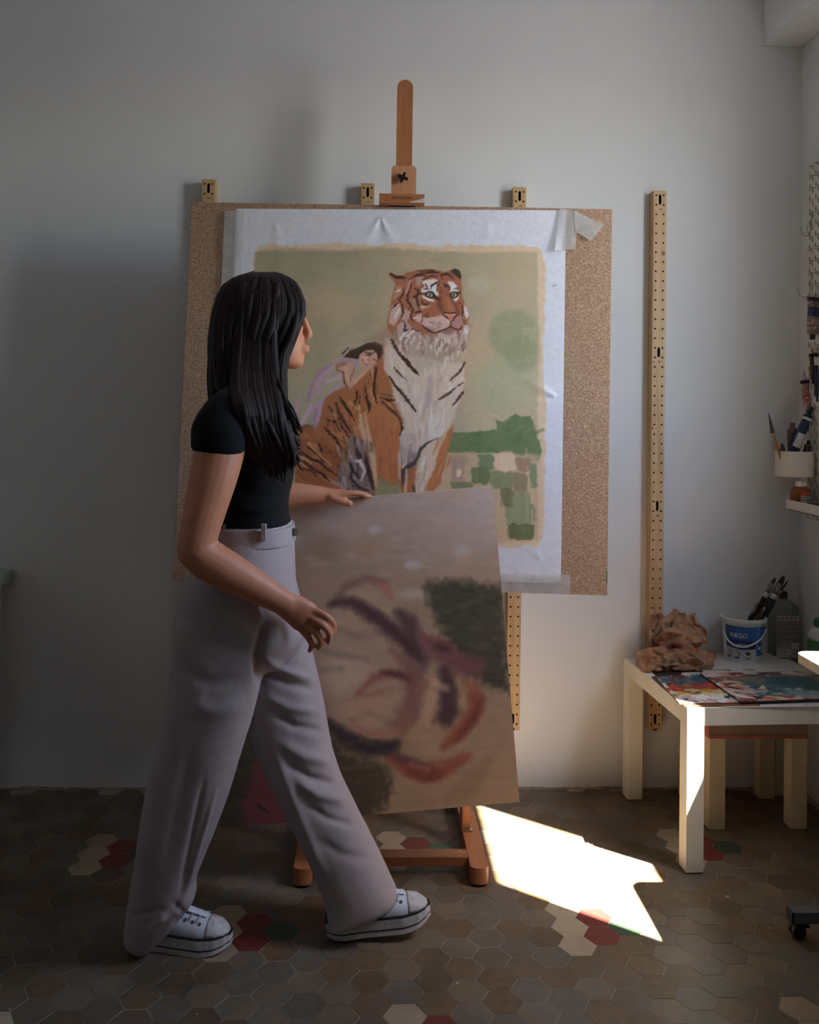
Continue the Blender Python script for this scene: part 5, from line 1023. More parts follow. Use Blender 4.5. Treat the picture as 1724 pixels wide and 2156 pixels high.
M['desk_white'] = plain('desk_white', (232, 230, 224), .4, noise=.02); M['desk_edge'] = plain('desk_edge_band', (206, 190, 160), .5, noise=.06); M['grey_metal'] = plain('grey_metal', (104, 110, 116), .42, .3, noise=.04)
desk = thing('adjustable_desk', 'white desk top with rounded corner on grey castored foot at the right edge', 'desk', (1.24, 1.75, 0))
dx0, dx1, dy0, dy1, rr = 1.0315, 1.432, 1.25, 2.215, .03
out = []
for cx_, cy_, a0 in ((dx1-rr, dy1-rr, 0), (dx0+rr, dy1-rr, 90), (dx0+rr, dy0+rr, 180), (dx1-rr, dy0+rr, 270)):
    for a in np.linspace(a0, a0+90, 8): out.append((cx_+rr*math.cos(math.radians(a)), cy_+rr*math.sin(math.radians(a))))
d = MB(); d.prism(out, .6585, .6800, 'z'); top = obj('desk_top', d, M['desk_edge'], desk, world=True, sharp=30)
d = MB(); d.prism([(1.232+(x-1.232)*.9985, 1.7325+(y-1.7325)*.9985) for x, y in out], .6798, .6806, 'z'); obj('laminate', d, M['desk_white'], desk, world=True)
fy0, fy1 = PZ(1690, 1922, .066)[1], PZ(1690, 1906, .066)[1]; fx = PZ(1671, 1922, .066)[0]
for oy in (0, -.72):
    f = MB(); f.box(fx, 1.43, fy0+oy, fy1+oy, .0385, .066, b=.0012); ft = obj('foot_bar', f, M['grey_metal'], desk, world=True)
    f = MB(); f.box(fx-.004, fx+.001, fy0+oy-.0005, fy1+oy+.0005, .038, .0665, b=.001); obj('end_cap', f, M['black_plastic'], desk, world=True)
    f = MB(); f.box(1.27, 1.33, (fy0+fy1)/2+oy-.02, (fy0+fy1)/2+oy+.02, .066, .6585); obj('column', f, M['grey_metal'], desk, world=True)
    for cxx in (fx+.018, 1.40):
        cyy = (fy0+fy1)/2+oy; w = MB()
        for s_ in (-.009, .009): w.tube([(cxx-.002, cyy+s_-.006, .0165), (cxx-.002, cyy+s_+.006, .0165)], .0162, 18)
        w.box(cxx-.014, cxx+.012, cyy-.016, cyy+.016, .016, .0335, b=.003); w.tube([(cxx, cyy, .03), (cxx, cyy, .04)], .005, 8); w.box(cxx+.012, cxx+.024, cyy-.012, cyy-.004, .027, .031)
        obj('caster', w, M['black_plastic'], desk, world=True)
# pale green table in the left corner
M['green_top'] = plain('green_tabletop', (150, 166, 150), .3, noise=.03); M['pale_leg'] = plain('pale_leg', (186, 190, 184), .5)
c0 = PY(29, 1199, WALL_Y-.01)
gt = thing('green_table', 'pale green tabletop corner jutting in at the left edge of the wall', 'table', (-1.6, 2.75, 0))
gx1, gz = float(c0[0]), float(c0[2])
obj('table_top', MB().box(-2.06, gx1, 2.42, WALL_Y-.006, gz-.034, gz, b=.001), M['green_top'], gt, world=True)
for x in (-2.04, gx1-.07):
    for y in (2.44, 3.0): obj('leg', MB().box(x, x+.045, y, y+.045, 0, gz-.034), M['pale_leg'], gt, world=True)

# ------------------------------------------------------------------ palettes
def slab(name, label, cat, quad, z, t, mat_side, raster=None, nu=90, nv=50, group=None, mat=None):
    """flat panel on the table from four photographed corners; painted top when a raster is given"""
    C = np.array([PZ(*q, z+t)[:2] for q in quad]); o = thing(name, label, cat, (C[:, 0].mean(), C[:, 1].mean(), z), 0, group)
    mb = MB(); mb.hexa([(x, y, z) for x, y in C[::-1]]+[(x, y, z+t) for x, y in C[::-1]]); obj('panel', mb, mat_side, o, world=True)
    if raster is not None:
        u, v = np.meshgrid(np.linspace(0, 1, nu), np.linspace(0, 1, nv)); P = (C[0]*(1-u)[..., None]+C[1]*u[..., None])*(1-v)[..., None]+(C[3]*(1-u)[..., None]+C[2]*u[..., None])*v[..., None]
        col = lin(raster.sample(u*raster.w/raster.r, v*raster.h/raster.r)); hgt = .0004+.0016*raster.hgt(u, v)
        pos = np.concatenate([P-np.array(o.location)[:2], (hgt+t)[..., None]], -1); paint_grid('paint_layer', pos, col, M['palette_paint'], o)
    return o
M['palette_paint'] = attr_paint('palette_paint', .35, .3, 200); M['hardboard'] = plain('hardboard', (112, 74, 48), .7, noise=.12, scale=80); M['white_board'] = plain('white_melamine', (214, 210, 204), .3, noise=.02); M['dark_board'] = plain('dark_board', (46, 38, 36), .6)
def daubs(w, hh, base, cols, n, seed, big=()):
    p = Paint(0, 0, w, hh, base, 1.); r_ = np.random.default_rng(seed); X, Y = p.grid(); p.a *= (1+.06*(fnoise(X, Y, 30, 3)-.5))[..., None]
    for q in range(n):
        x, y = r_.uniform(0, w), r_.uniform(0, hh); a = r_.uniform(-.6, .6); L = r_.uniform(8, 34); c = cols(x/w, y/hh, r_)
        p.stroke([(x, y), (x+L*math.cos(a), y+L*math.sin(a)*.7)], [r_.uniform(4, 14), r_.uniform(3, 10)], c, 1.5, r_.uniform(.7, 1), 1.5)
    for P, w_, c in big: p.stroke(P, w_, c, 4, .95, 3)
    p.hgt = lambda u, v: fnoise(u*w, v*hh, 16, 4)**2
    return p
def cols_a(x, y, r_):
    if y < .3: L = [(40, 84, 112), (64, 120, 140), (96, 40, 36), (38, 52, 66), (120, 140, 144), (52, 92, 110)]
    elif y < .55: L = [(176, 46, 30), (140, 40, 34), (202, 84, 60), (90, 36, 34), (150, 70, 60), (108, 90, 74)]
    elif y < .75: L = [(196, 150, 40), (170, 140, 60), (120, 100, 60), (56, 60, 62), (206, 190, 150), (200, 204, 206)]
    else: L = [(36, 60, 78), (190, 150, 140), (212, 204, 198), (150, 120, 110), (206, 172, 176), (228, 224, 218)]
    return L[int(r_.integers(0, len(L)))]
def cols_b(x, y, r_):
    e = min(x, y, 1-y)
    if e < .16: L = [(132, 44, 42), (196, 160, 140), (220, 214, 204), (60, 40, 46), (176, 106, 82), (90, 60, 60), (188, 170, 166)]
    elif y < .45 and x > .45: L = [(116, 108, 88), (132, 122, 100), (108, 106, 92), (150, 132, 112)]
    else: L = [(44, 84, 98), (56, 98, 112), (84, 122, 132), (120, 112, 92), (60, 90, 96)]
    return L[int(r_.integers(0, len(L)))]
slab('sheet_of_card', 'white card edge sticking out under the palettes at the table front', 'card', ((1480, 1424), (1790, 1420), (1790, 1487), (1521, 1488.5)), .4502, .0012, M['white_board'])
slab('backing_board', 'thin brown hardboard lying lowest under the left paint palette', 'board', ((1372, 1424), (1560, 1421), (1600, 1484.5), (1440, 1485.5)), .4516, .0025, M['hardboard'])
PA = daubs(180, 100, (214, 206, 196), cols_a, 330, 5)
slab('paint_palette', 'small palette thick with red, blue and yellow daubs at the table corner', 'palette', ((1379, 1424), (1520, 1418), (1580, 1479), (1430, 1481)), .4543, .003, M['hardboard'], PA, 170, 130, 'painted palettes on the side table')
PB = daubs(330, 110, (196, 176, 160), cols_b, 330, 6, [(((120, 34), (170, 50), (240, 78), (280, 88)), 34, (50, 90, 104)), (((150, 30), (210, 40)), 28, (58, 84, 92)), (((140, 86), (200, 96)), 16, (120, 158, 170)), (((240, 30), (300, 40)), 34, (118, 112, 92)), (((60, 26), (110, 32)), 24, (128, 110, 90))])
slab('paint_palette', 'wide palette smeared with dull blue green paint overlapping the smaller one', 'palette', ((1473.5, 1418), (1795, 1411), (1850, 1467), (1559, 1477.5)), .4579, .004, M['dark_board'], PB, 280, 130, 'painted palettes on the side table')
# kidney palette with holes
ko = [(1478, 1419), (1484, 1392), (1506, 1376), (1560, 1371.5), (1608, 1373), (1643, 1386.5), (1664, 1399), (1671, 1406), (1668, 1412), (1655, 1416), (1600, 1418), (1520, 1420)]
kz = .4522; pts = np.array([PZ(x, y, kz+.006)[:2] for x, y in ko]); pts = resample(np.vstack([pts, pts[:1]]), 60)[:-1]
kp = thing('kidney_palette', 'clean white kidney shaped palette with thumb hole under the paint bucket', 'palette', (pts[:, 0].mean(), pts[:, 1].mean(), kz))
bm = bmesh.new()
def ring_(P, z): vs = [bm.verts.new((float(x), float(y), z)) for x, y in P]; return [bm.edges.new((vs[i], vs[(i+1) % len(vs)])) for i in range(len(vs))]
kl = np.array(kp.location); holes = []
for (cx_, cy_), rx, ry in (((1519, 1411), .030, .024), ((1577, 1410), .021, .016)):
    c = PZ(cx_, cy_, kz+.004)[:2]; holes.append([(c[0]+rx*math.cos(a), c[1]+ry*math.sin(a)) for a in np.linspace(0, 2*math.pi, 28, endpoint=False)])
E_ = ring_([p_-kl[:2] for p_ in pts], .006)
for H_ in holes: E_ += ring_([np.array(p_)-kl[:2] for p_ in H_], .006)
bmesh.ops.triangle_fill(bm, edges=E_, use_beauty=True)
ex = bmesh.ops.extrude_face_region(bm, geom=bm.faces[:]); bmesh.ops.translate(bm, verts=[v for v in ex['geom'] if isinstance(v, bmesh.types.BMVert)], vec=(0, 0, -.0058)); bmesh.ops.recalc_face_normals(bm, faces=bm.faces[:])
me = bpy.data.meshes.new('palette_board'); bm.to_mesh(me); bm.free(); me.materials.append(M['white_board']); link('palette_board', me, kp)
slab('dark_cloth_sheet', 'flat dark sheet lying under the crumpled paint rag', 'sheet', ((1362, 1404), (1440, 1400), (1432, 1424.5), (1385, 1427)), .4502, .0012, M['dark_board'])

# ------------------------------------------------------------------ bucket
BC = PZ(1564, 1388.5, .4584); BS = F_PX/BC[1]; r0, r1, hB = 38.0/BS, 45.5/BS, 92/BS
bucket = thing('paint_bucket', 'white plastic paint bucket with blue label holding brushes', 'bucket', BC)
M['bucket_white'] = plain('bucket_plastic', (214, 214, 210), .4, noise=.02, **{'Transmission Weight': .0})
prof = [(0.001, .002), (r0*.93, .002), (r0, 0.0), (r0, .003), (r1-.002, hB-.012), (r1+.0022, hB-.012), (r1+.0026, hB-.002), (r1+.001, hB), (r1-.0022, hB), (r1-.0035, hB-.004), (r0-.003, .006), (.001, .006)]
b = MB(); b.lathe(prof, (0, 0, 0), 48, cap=False); obj('bucket_body', b, M['bucket_white'], bucket, sharp=35)
wt_ = MB(); wt_.lathe([(.001, .03), (r0+.0015, .03)], (0, 0, 0), 32, cap=False)
def on_bucket(a, z, d=.0006):      # a: angle from the camera-facing side, positive to the right
    rad = r0+(r1-.002-r0)*np.clip((z-.003)/(hB-.015), 0, 1)+d; t = -math.pi/2+a+.44*0; return (rad*math.cos(t-.30*0), rad*math.sin(t), z)
LBZ0, LBZ1 = .008, hB-.022
LB = Paint(0, 0, 200, 100, (44, 84, 146), 1.); X, Y = LB.grid()
LB.field(np.clip((X-60)/80, 0, 1)*.5, (66, 120, 178)); LB.field((Y > 56)*np.clip((Y-56)/8, 0, 1)*(X < 128), (178, 186, 194)); LB.field((Y > 84)*1., (186, 192, 198))
LB.poly([(0, 42), (128, 40), (124, 64), (60, 66), (0, 60)], (24, 44, 96), 1.5); LB.poly([(130, 0), (200, 0), (200, 84), (130, 84)], (38, 84, 160), 1); LB.poly([(128, 0), (140, 0), (136, 60), (126, 60)], (80, 140, 190), 2)
LB.poly([(160, 44), (186, 44), (186, 76), (160, 76)], (206, 208, 208), .6)
for q in range(9): LB.stroke([(163+q*2.4, 46), (163+q*2.4, 72)], .9, (40, 40, 44), .3, 1, 0)
for q in range(10): LB.stroke([(138, 6+q*3), (182, 6+q*3)], .8, (120, 160, 204), .5, .6, .3)
LB.poly([(144, 36), (176, 36), (176, 42), (144, 42)], (206, 214, 220), .6); LB.blob((142, 62), 5, 5, (214, 216, 218), .2); LB.blob((152, 62), 5, 5, (206, 170, 60), .2)
for cx_ in (12, 48, 92): LB.blob((cx_, 82), 13, 12, (34, 66, 120), .12); LB.blob((cx_-2, 80), 11, 9.5, (196, 190, 160), .2)
LB.poly([(82, 76), (94, 70), (104, 78), (92, 84)], (96, 44, 32), .8); LB.poly([(82, 78), (92, 86), (104, 80), (104, 84), (92, 91), (82, 83)], (222, 206, 160), .8)
for q in range(10): yy = RNG.uniform(64, 99); LB.stroke([(RNG.uniform(0, 120), yy), (RNG.uniform(60, 140), yy+RNG.uniform(-3, 3))], 2, (206, 210, 214), 1.5, .5)
u, v = np.meshgrid(np.linspace(-1.32, 1.22, 120), np.linspace(LBZ1, LBZ0, 70)); pos = np.zeros(u.shape+(3,))
for j in range(u.shape[0]):
    for i in range(u.shape[1]): pos[j, i] = on_bucket(u[j, i], v[j, i])
paint_grid('label', pos, lin(LB.sample((u+1.32)/2.54*200, (LBZ1-v)/(LBZ1-LBZ0)*100)), attr_paint('label_print', .4, 0), bucket)
def bent_text(body, size, a0, z, mat, parent, width=None):
    V, F = text_mesh(body, size); k = 1. if width is None else width/(V[:, 0].max()-V[:, 0].min())
    mb = MB(); mb.add([on_bucket(a0+q[0]*k/r1, z+q[1], .0012) for q in V], F); return obj('lettering', mb, mat, parent)
M['white_ink'] = plain('white_ink', (224, 228, 232), .5)
bent_text('RIEGO', .021, -.60, LBZ0+(LBZ1-LBZ0)*.73, M['white_ink'], bucket, .056); bent_text('NATURAL', .0105, -.38, LBZ0+(LBZ1-LBZ0)*.47, M['white_ink'], bucket, .055)
hd = MB(); P = []
for t in np.linspace(0, 1, 22):
    a = -1.42+t*2.35; z = np.interp(t, (0, .12, .3, .5, .75, 1), (.66, .50, .40, .41, .55, .74))*hB; P.append(on_bucket(a, z, .004+.006*math.sin(math.pi*t)))
hd.tube(P, .0026, 8, flat=1.3); ho_ = obj('handle', hd, M['bucket_white'], bucket, smooth=True)
for e in (P[0], P[-1]): q = MB(); q.ball(e, .005, 10); obj('handle_pivot', q, M['bucket_white'], bucket, smooth=True)
ln = MB(); ln.tube([on_bucket(a, hB-.0145+.001*math.sin(a*9), .0012) for a in np.linspace(.55, 1.3, 10)], .0022, 6); obj('paint_dribble', ln, plain('cyan_paint', (60, 150, 180), .4), bucket)
# brushes standing in it
M['ferrule'] = plain('ferrule', (150, 146, 140), .3, .9, noise=.3, scale=120); M['bristle_dark'] = plain('bristle_dark', (52, 30, 24), .8, noise=.3, scale=200); M['bristle_tan'] = plain('bristle_tan', (128, 96, 60), .8, noise=.3, scale=200)
def brush(label, tip, foot, dY, r_, hcol, bris, hl=.24, fl=.10, flat=.5, spot=None):
    a = PY(*tip, BC[1]+dY); e = PY(*foot, BC[1]+dY*.3); d_ = e-a; L = np.linalg.norm(d_); d_ /= L
    if e[2] < BC[2]+.008: L *= (a[2]-BC[2]-.008)/(a[2]-e[2]); e = a+d_*L
    o = thing('paint_brush', label, 'brush', e, 0, 'brushes in the paint bucket')
    at_ = lambda t: a+d_*L*t
    q = MB(); q.tube([at_(t) for t in (0, .2*fl, .6*fl, fl)], [r_*.25, r_*.8, r_*1.05, r_*.9], 8, flat=flat); obj('bristles', q, bris, o, world=True, smooth=True)
    q = MB(); q.tube([at_(t) for t in (fl*.85, fl, fl+.12)], [r_*.92, r_*.98, r_*.7], 10); obj('ferrule', q, M['ferrule'], o, world=True, smooth=True)
    q = MB(); q.tube([at_(t) for t in (fl+.11, fl+.2, fl+.32, .75, 1)], [r_*.68, r_*.95, r_*.9, r_*.6, r_*.4], 10); obj('handle', q, hcol, o, world=True, smooth=True)
    if spot is not None: q = MB(); q.tube([at_(fl+.13), at_(fl+.2)], [r_*.78, r_*1.03], 10); obj('paint_crust', q, spot, o, world=True, smooth=True)
M['h_black'] = plain('handle_black', (28, 28, 30), .35, noise=.25, scale=90); M['h_brown'] = plain('handle_brown', (92, 58, 38), .45, noise=.25, scale=90); M['h_green'] = plain('handle_green', (34, 46, 46), .4, noise=.25, scale=90); M['crust_red'] = plain('crust_red', (150, 56, 40), .6, noise=.3, scale=200); M['crust_white'] = plain('crust_white', (190, 186, 180), .6, noise=.3, scale=200)
brush('dark filbert brush reaching highest on the left of the bucket bunch', (1632, 1217), (1556, 1352), .012, .0085, M['h_black'], M['bristle_dark'], spot=M['crust_white'])
brush('brown handled brush tucked right behind the dark filbert brush', (1637, 1231), (1562, 1356), .022, .0075, M['h_brown'], M['bristle_tan'])
brush('thick brush with red brown tip and long battered ferrule', (1650, 1213), (1580, 1360), .0, .0125, M['h_green'], M['bristle_dark'], fl=.13, spot=M['crust_white'])
brush('thin pointed rigger brush, rightmost in the bucket', (1659, 1222), (1574, 1350), -.006, .0048, M['h_black'], M['bristle_dark'], fl=.2, spot=M['crust_red'])
brush('short bristle brush with shiny ferrule, leftmost in the bucket', (1595, 1268), (1556, 1350), -.012, .0068, M['h_black'], M['bristle_tan'], fl=.16)
brush('slender brown brush lying low among the bucket brushes', (1617, 1268), (1568, 1352), -.018, .005, M['h_brown'], M['bristle_dark'], fl=.14, spot=M['crust_red'])

# ------------------------------------------------------------------ solvent bottle and green capped bottle
def clear_plastic():
    m = NT('clear_plastic'); m.b.inputs['Base Color'].default_value = rgba((206, 208, 200)); m.b.inputs['Roughness'].default_value = .12; m.b.inputs['IOR'].default_value = 1.2
    tr_ = m.t.nodes.new('ShaderNodeBsdfTransparent'); tr_.inputs[0].default_value = rgba((214, 214, 206)); mx = m.t.nodes.new('ShaderNodeMixShader'); mx.inputs[0].default_value = .22
    f = m.noise(m.coord(), 20, 3); m.bump(f, .1, .002); m.l(tr_.outputs[0], mx.inputs[1]); m.l(m.b.outputs[0], mx.inputs[2]); m.l(mx.outputs[0], m.out.inputs[0]); return m.mat
M['clear'] = clear_plastic()
SB = PZ(1648, 1381, .451); SBs = F_PX/SB[1]; bw, bd_, bh = 27/SBs, .036, 137/SBs
sb = thing('solvent_bottle', 'clear plastic solvent bottle with hazard label behind the paint bucket', 'bottle', SB)
rings = []
for z, kx, ky in ((0, .9, .9), (.004, 1, 1), (bh*.74, 1, 1), (bh*.79, .96, .97), (bh*.835, .78, .82), (bh*.86, .45, .5), (bh*.875, .30, .36), (bh*.90, .27, .33), (bh*.91, .27, .33)):
    rings.append([(bw*kx*math.copysign(abs(math.cos(t))**.42, math.cos(t)), bd_*ky*math.copysign(abs(math.sin(t))**.42, math.sin(t)), z) for t in np.linspace(0, 2*math.pi, 36, endpoint=False)])
b = MB(); loft_rings(b, rings); obj('bottle_body', b, M['clear'], sb, sharp=40)
b = MB(); b.lathe([(.0125, bh*.90), (.0135, bh*.905), (.0135, bh*.985), (.012, bh)], (0, 0, 0), 24); obj('cap', b, plain('cap_black', (26, 26, 32), .5), sb, sharp=40)
SL = Paint(0, 0, 100, 190, (150, 146, 140), 1.)
SL.poly([(0, 0), (100, 0), (100, 22), (0, 22)], (196, 186, 180), .5)
for i, cx_ in enumerate((28, 46, 64, 82)):
    SL.poly([(cx_-9, 11), (cx_, 2), (cx_+9, 11), (cx_, 20)], (150, 44, 38), .6); SL.poly([(cx_-6.5, 11), (cx_, 4.5), (cx_+6.5, 11), (cx_, 17.5)], (206, 200, 194), .6); SL.blob((cx_, 11), 2.6, 3.4, (36, 30, 30), .2)
for yy in (8, 12, 16): SL.stroke([(3, yy), (16, yy)], 2, (50, 46, 44), .4, .9, .3)
for q in range(44): yy = 26+q*2.4; SL.stroke([(3, yy), (96 if yy < 125 else 64, yy)], 1., (96, 92, 88), .6, .6, .5)
for yy, w_ in ((46, 96), (70, 96), (94, 96), (126, 64), (140, 64)): SL.stroke([(20, yy), (w_, yy)], 2, (206, 202, 196), .6, .9, .3)
for q in range(60): x, y = RNG.uniform(5, 97), RNG.uniform(26, 120); SL.stroke([(x, y), (x+RNG.uniform(2, 9), y+RNG.uniform(-6, 6))], RNG.uniform(1, 3), [(160, 70, 60), (176, 96, 88), (190, 160, 70), (120, 66, 60)][q % 4], .8, .6)
SL.poly([(66, 122), (100, 122), (100, 188), (66, 188)], (206, 202, 198), .6); SL.poly([(0, 150), (66, 150), (66, 190), (0, 190)], (200, 196, 190), .6)
for q in range(9): SL.stroke([(72+q*2.8, 152), (72+q*2.8, 182)], 1., (44, 42, 42), .3, .9, 0)
for q in range(9): SL.stroke([(3, 154+q*3.4), (40, 154+q*3.4)], 1, (110, 104, 100), .5, .7, .4)
SL.blob((60, 182), 4, 4, (60, 58, 56), .3)
u, v = np.meshgrid(np.linspace(-.90, .90, 50), np.linspace(bh*.655, .004, 95)); pos = np.stack([u*bw, np.full(u.shape, -bd_-.0008), v], -1)
paint_grid('label', pos, lin(SL.sample((u+.9)/1.8*100, (bh*.655-v)/(bh*.655-.004)*190)), attr_paint('solvent_label', .5, 0), sb)
V, F = text_mesh('1L', .0085); q = MB(); q.add([(bw*.30+p_[0], -bd_-.0012, bh*.655*.19*1+p_[1]*1.0) for p_ in V], F); obj('lettering', q, M['black_plastic'], sb)
GB = PZ(1738, 1409, .451); GBs = F_PX/GB[1]; gr = 36/GBs
gb = thing('white_bottle', 'white bottle with green cap and label behind the desk corner', 'bottle', GB); gh = 105/GBs
M['bottle_white'] = plain('bottle_white', (206, 208, 206), .4, noise=.03); M['cap_green'] = plain('cap_green', (28, 116, 62), .45); M['label_green'] = plain('label_green', (74, 128, 76), .5, noise=.12, scale=120)
b = MB(); b.lathe([(gr*.9, 0), (gr, .004), (gr, gh*.55), (gr*1.0, gh*.62), (gr*1.03, gh*.64), (gr*1.03, gh*.67), (gr*.99, gh*.69), (gr*.98, gh*.73), (gr*.72, gh*.83), (gr*.5, gh*.87), (gr*.5, gh*.9)], (0, 0, 0), 40); obj('bottle_body', b, M['bottle_white'], gb, sharp=50)
b = MB(); b.lathe([(gr*.64, gh*.875), (gr*.66, gh*.88), (gr*.66, gh*.985), (gr*.6, gh)], (0, 0, 0), 28); obj('cap', b, M['cap_green'], gb, sharp=50)
b = MB(); b.lathe([(gr*1.004, gh*.13), (gr*1.008, gh*.14), (gr*1.008, gh*.60), (gr*1.004, gh*.61)], (0, 0, 0), 40, cap=False); obj('label', b, M['label_green'], gb, smooth=True)

# ------------------------------------------------------------------ crumpled paint rag
def rag_material():
    m = NT('paint_rag'); co = m.coord(); n1 = m.noise(co, 16, 5, .65, 1.5); n2 = m.noise(co, 13, 6, .7, 1.); n3 = m.noise(co, 11, 5, .7, .5)
    c = m.ramp(n1, [(.2, (84, 50, 34)), (.42, (146, 104, 70)), (.55, (176, 134, 96)), (.7, (150, 96, 66)), (.85, (206, 178, 146))])
    mk = m.ramp(n2, [(.44, (0, 0, 0)), (.62, (220, 220, 220))]); col2 = m.ramp(n3, [(.3, (48, 70, 88)), (.45, (150, 66, 52)), (.58, (84, 104, 88)), (.7, (190, 176, 160))])
    sep = m.n('SeparateColor'); m.l(mk, sep.inputs[0]); c = m.mix(sep.outputs[0], c, col2); m.l(c, m.b.inputs['Base Color']); m.b.inputs['Roughness'].default_value = .8; m.bump(n3, .3, .004); return m.mat
M['rag'] = rag_material()
RY = PZ(1425, 1412, .453)[1]+.055; rg = MB()
def patch(P, thick=.004, n=(30, 20), amp=.006, seed=1):
    thick *= .55
    """a crumpled flap: photo outline rows (left, right) with depths, thickened"""
    rows = resample(P, n[1]); G = []
    for j, (xl, yl, Yl, xr, yr, Yr) in enumerate(rows):
        a = PY(xl, yl, Yl); b = PY(xr, yr, Yr)
        G.append([a+(b-a)*t+np.array([0, -1., .25])*amp*1.3*(math.sin(6*t+seed+j*.22)+.8*abs(math.sin(7*t*(1+.03*j)+2*seed))+.5*(vnoise(np.array(t*9), np.array(j*.5), 1., seed % 9)-.5)*2) for t in np.linspace(0, 1, n[0])])
    G = np.array(G); nv, nu = G.shape[:2]; Gb = G+np.array([0, thick, 0]); V = np.concatenate([G.reshape(-1, 3), Gb.reshape(-1, 3)]); m_ = nu*nv; F = []
    for j in range(nv-1):
        for i in range(nu-1): a = j*nu+i; F += [(a, a+1, a+nu+1, a+nu), (m_+a+nu, m_+a+nu+1, m_+a+1, m_+a)]
    for i in range(nu-1): F += [(i, m_+i, m_+i+1, i+1), ((nv-1)*nu+i+1, m_+(nv-1)*nu+i+1, m_+(nv-1)*nu+i, (nv-1)*nu+i)]
    for j in range(nv-1): F += [(j*nu, (j+1)*nu, m_+(j+1)*nu, m_+j*nu), (j*nu+nu-1, m_+j*nu+nu-1, m_+(j+1)*nu+nu-1, (j+1)*nu+nu-1)]
    rg.add(V, F)
y0 = RY
patch([(1366, 1296, y0+.03, 1392, 1292, y0+.03), (1364, 1318, y0+.02, 1410, 1318, y0+.02), (1366, 1348, y0, 1430, 1345, y0), (1372, 1372, y0-.01, 1440, 1368, y0-.015)], .012, seed=1)
patch([(1434, 1300, y0+.03, 1468, 1289, y0+.03), (1438, 1316, y0+.015, 1466, 1306, y0+.02), (1436, 1336, y0, 1484, 1326, y0+.01), (1430, 1360, y0-.02, 1488, 1352, y0)], .012, seed=5)
patch([(1336, 1372, y0-.045, 1392, 1362, y0-.04), (1340, 1388, y0-.055, 1430, 1378, y0-.055), (1346, 1402, y0-.06, 1450, 1392, y0-.06), (1354, 1421, y0-.062, 1400, 1404, y0-.05)], .014, seed=9, amp=.006)
def crumple(c, rx, ry, rz, seed, jit=.2, n=15, m_=8):
    """a ball of cloth: few random corners, so flat facets meet in sharp folds"""
    r_ = np.random.default_rng(seed); c = np.array(c); V = [c+np.array([0, 0, -rz])]; F = []
    for i in range(1, m_):
        t = math.pi*i/m_
        for k in range(n):
            a = 2*math.pi*(k+r_.uniform(-.25, .25)+.5*(i % 2))/n; q = 1+r_.normal(0, jit)*(1 if (i+k) % 2 else -.6); V.append(c+q*np.array([rx*math.sin(t)*math.cos(a), ry*math.sin(t)*math.sin(a), -rz*math.cos(t)]))
    V.append(c+np.array([0, 0, rz*(1+r_.normal(0, jit))])); L = len(V)-1
    for k in range(n): k2 = (k+1) % n; F += [(0, 1+k2, 1+k), (L, 1+(m_-2)*n+k, 1+(m_-2)*n+k2)]
    for i in range(m_-2):
        for k in range(n): a, b = 1+i*n+k, 1+i*n+(k+1) % n; F += [(a, b, b+n), (a, b+n, a+n)] if (k+i) % 2 else [(a, b, a+n), (b, b+n, a+n)]
    rg.add(V, F)
crumple(PY(1424, 1345, y0+.005), .082, .055, .075, 4, .17)
crumple(PY(1448, 1388, y0-.015), .080, .060, .042, 8, .20)
crumple(PY(1390, 1392, y0-.02), .070, .055, .036, 12, .20)
def rag_post(V, N):
    z = V[:, 2].copy(); r1_ = np.abs(vnoise(V[:, 0]*1000+V[:, 2]*900, V[:, 2]*1000-V[:, 0]*500, 42, 2)-.5)*2; r2_ = np.abs(vnoise(V[:, 0]*1100-V[:, 2]*300, V[:, 2]*800+V[:, 0]*300, 24, 4)-.5)*2
    V = V+N*(.005*(.45-r1_)+.004*(.45-r2_))[:, None]; V[:, 2] = np.maximum(V[:, 2], .4518); return V
rag = fuse('paint_rag', rg, M['rag'], None, .0026, 1, rag_post); tag(rag, 'crumpled paint stained brown rag on the back corner of the side table', 'rag')
# ================================================================== PEGBOARD AND WHAT HANGS ON IT
M['peg_white'] = plain('peg_white', (214, 204, 192), .5, noise=.02); M['slot_dark'] = plain('slot_dark', (60, 54, 50), .8)
PBX = WALL_X-.022; yF = float(PXX(1700, 760, PBX)[1]); zT = float(PXX(1707, 348, PBX)[2])
pb = thing('pegboard', 'off white slotted pegboard hanging on the right wall at the frame edge', 'pegboard', (PBX, yF, zT-1.16))
mb = MB(); NCOL, NROW = 14, 29
for c in range(NCOL):
    for r in range(NROW):
        ya = -(c+1)*.02; yb = -c*.02; za, zb = 1.16-(r+1)*.04, 1.16-r*.04
        cz_ = (za+zb)/2+(.01 if c % 2 else -.01)
        pierced_cell(mb, ya, yb, za, zb, 0., (ya+yb)/2, cz_, .0024, .0075, .005, ax='x', seg=8, rect=True)
mb.box(0.0055, .007, -NCOL*.02, 0, 0, 1.16)
for a in ((0, .007, 0, .002, 0, 1.16), (0, .007, -NCOL*.02-.002, -NCOL*.02, 0, 1.16), (0, .007, -NCOL*.02, 0, 1.16, 1.162), (0, .007, -NCOL*.02, 0, -.002, 0)): mb.box(*a)
obj('panel', mb, [M['peg_white'], M['slot_dark']], pb)
for z in (.05, 1.1):
    for y in (-.03, -.25): obj('spacer', MB().box(.007, .022, y-.012, y+.012, z-.012, z+.012), M['peg_white'], pb)
M['wire'] = plain('wire', (160, 158, 152), .35, .8)
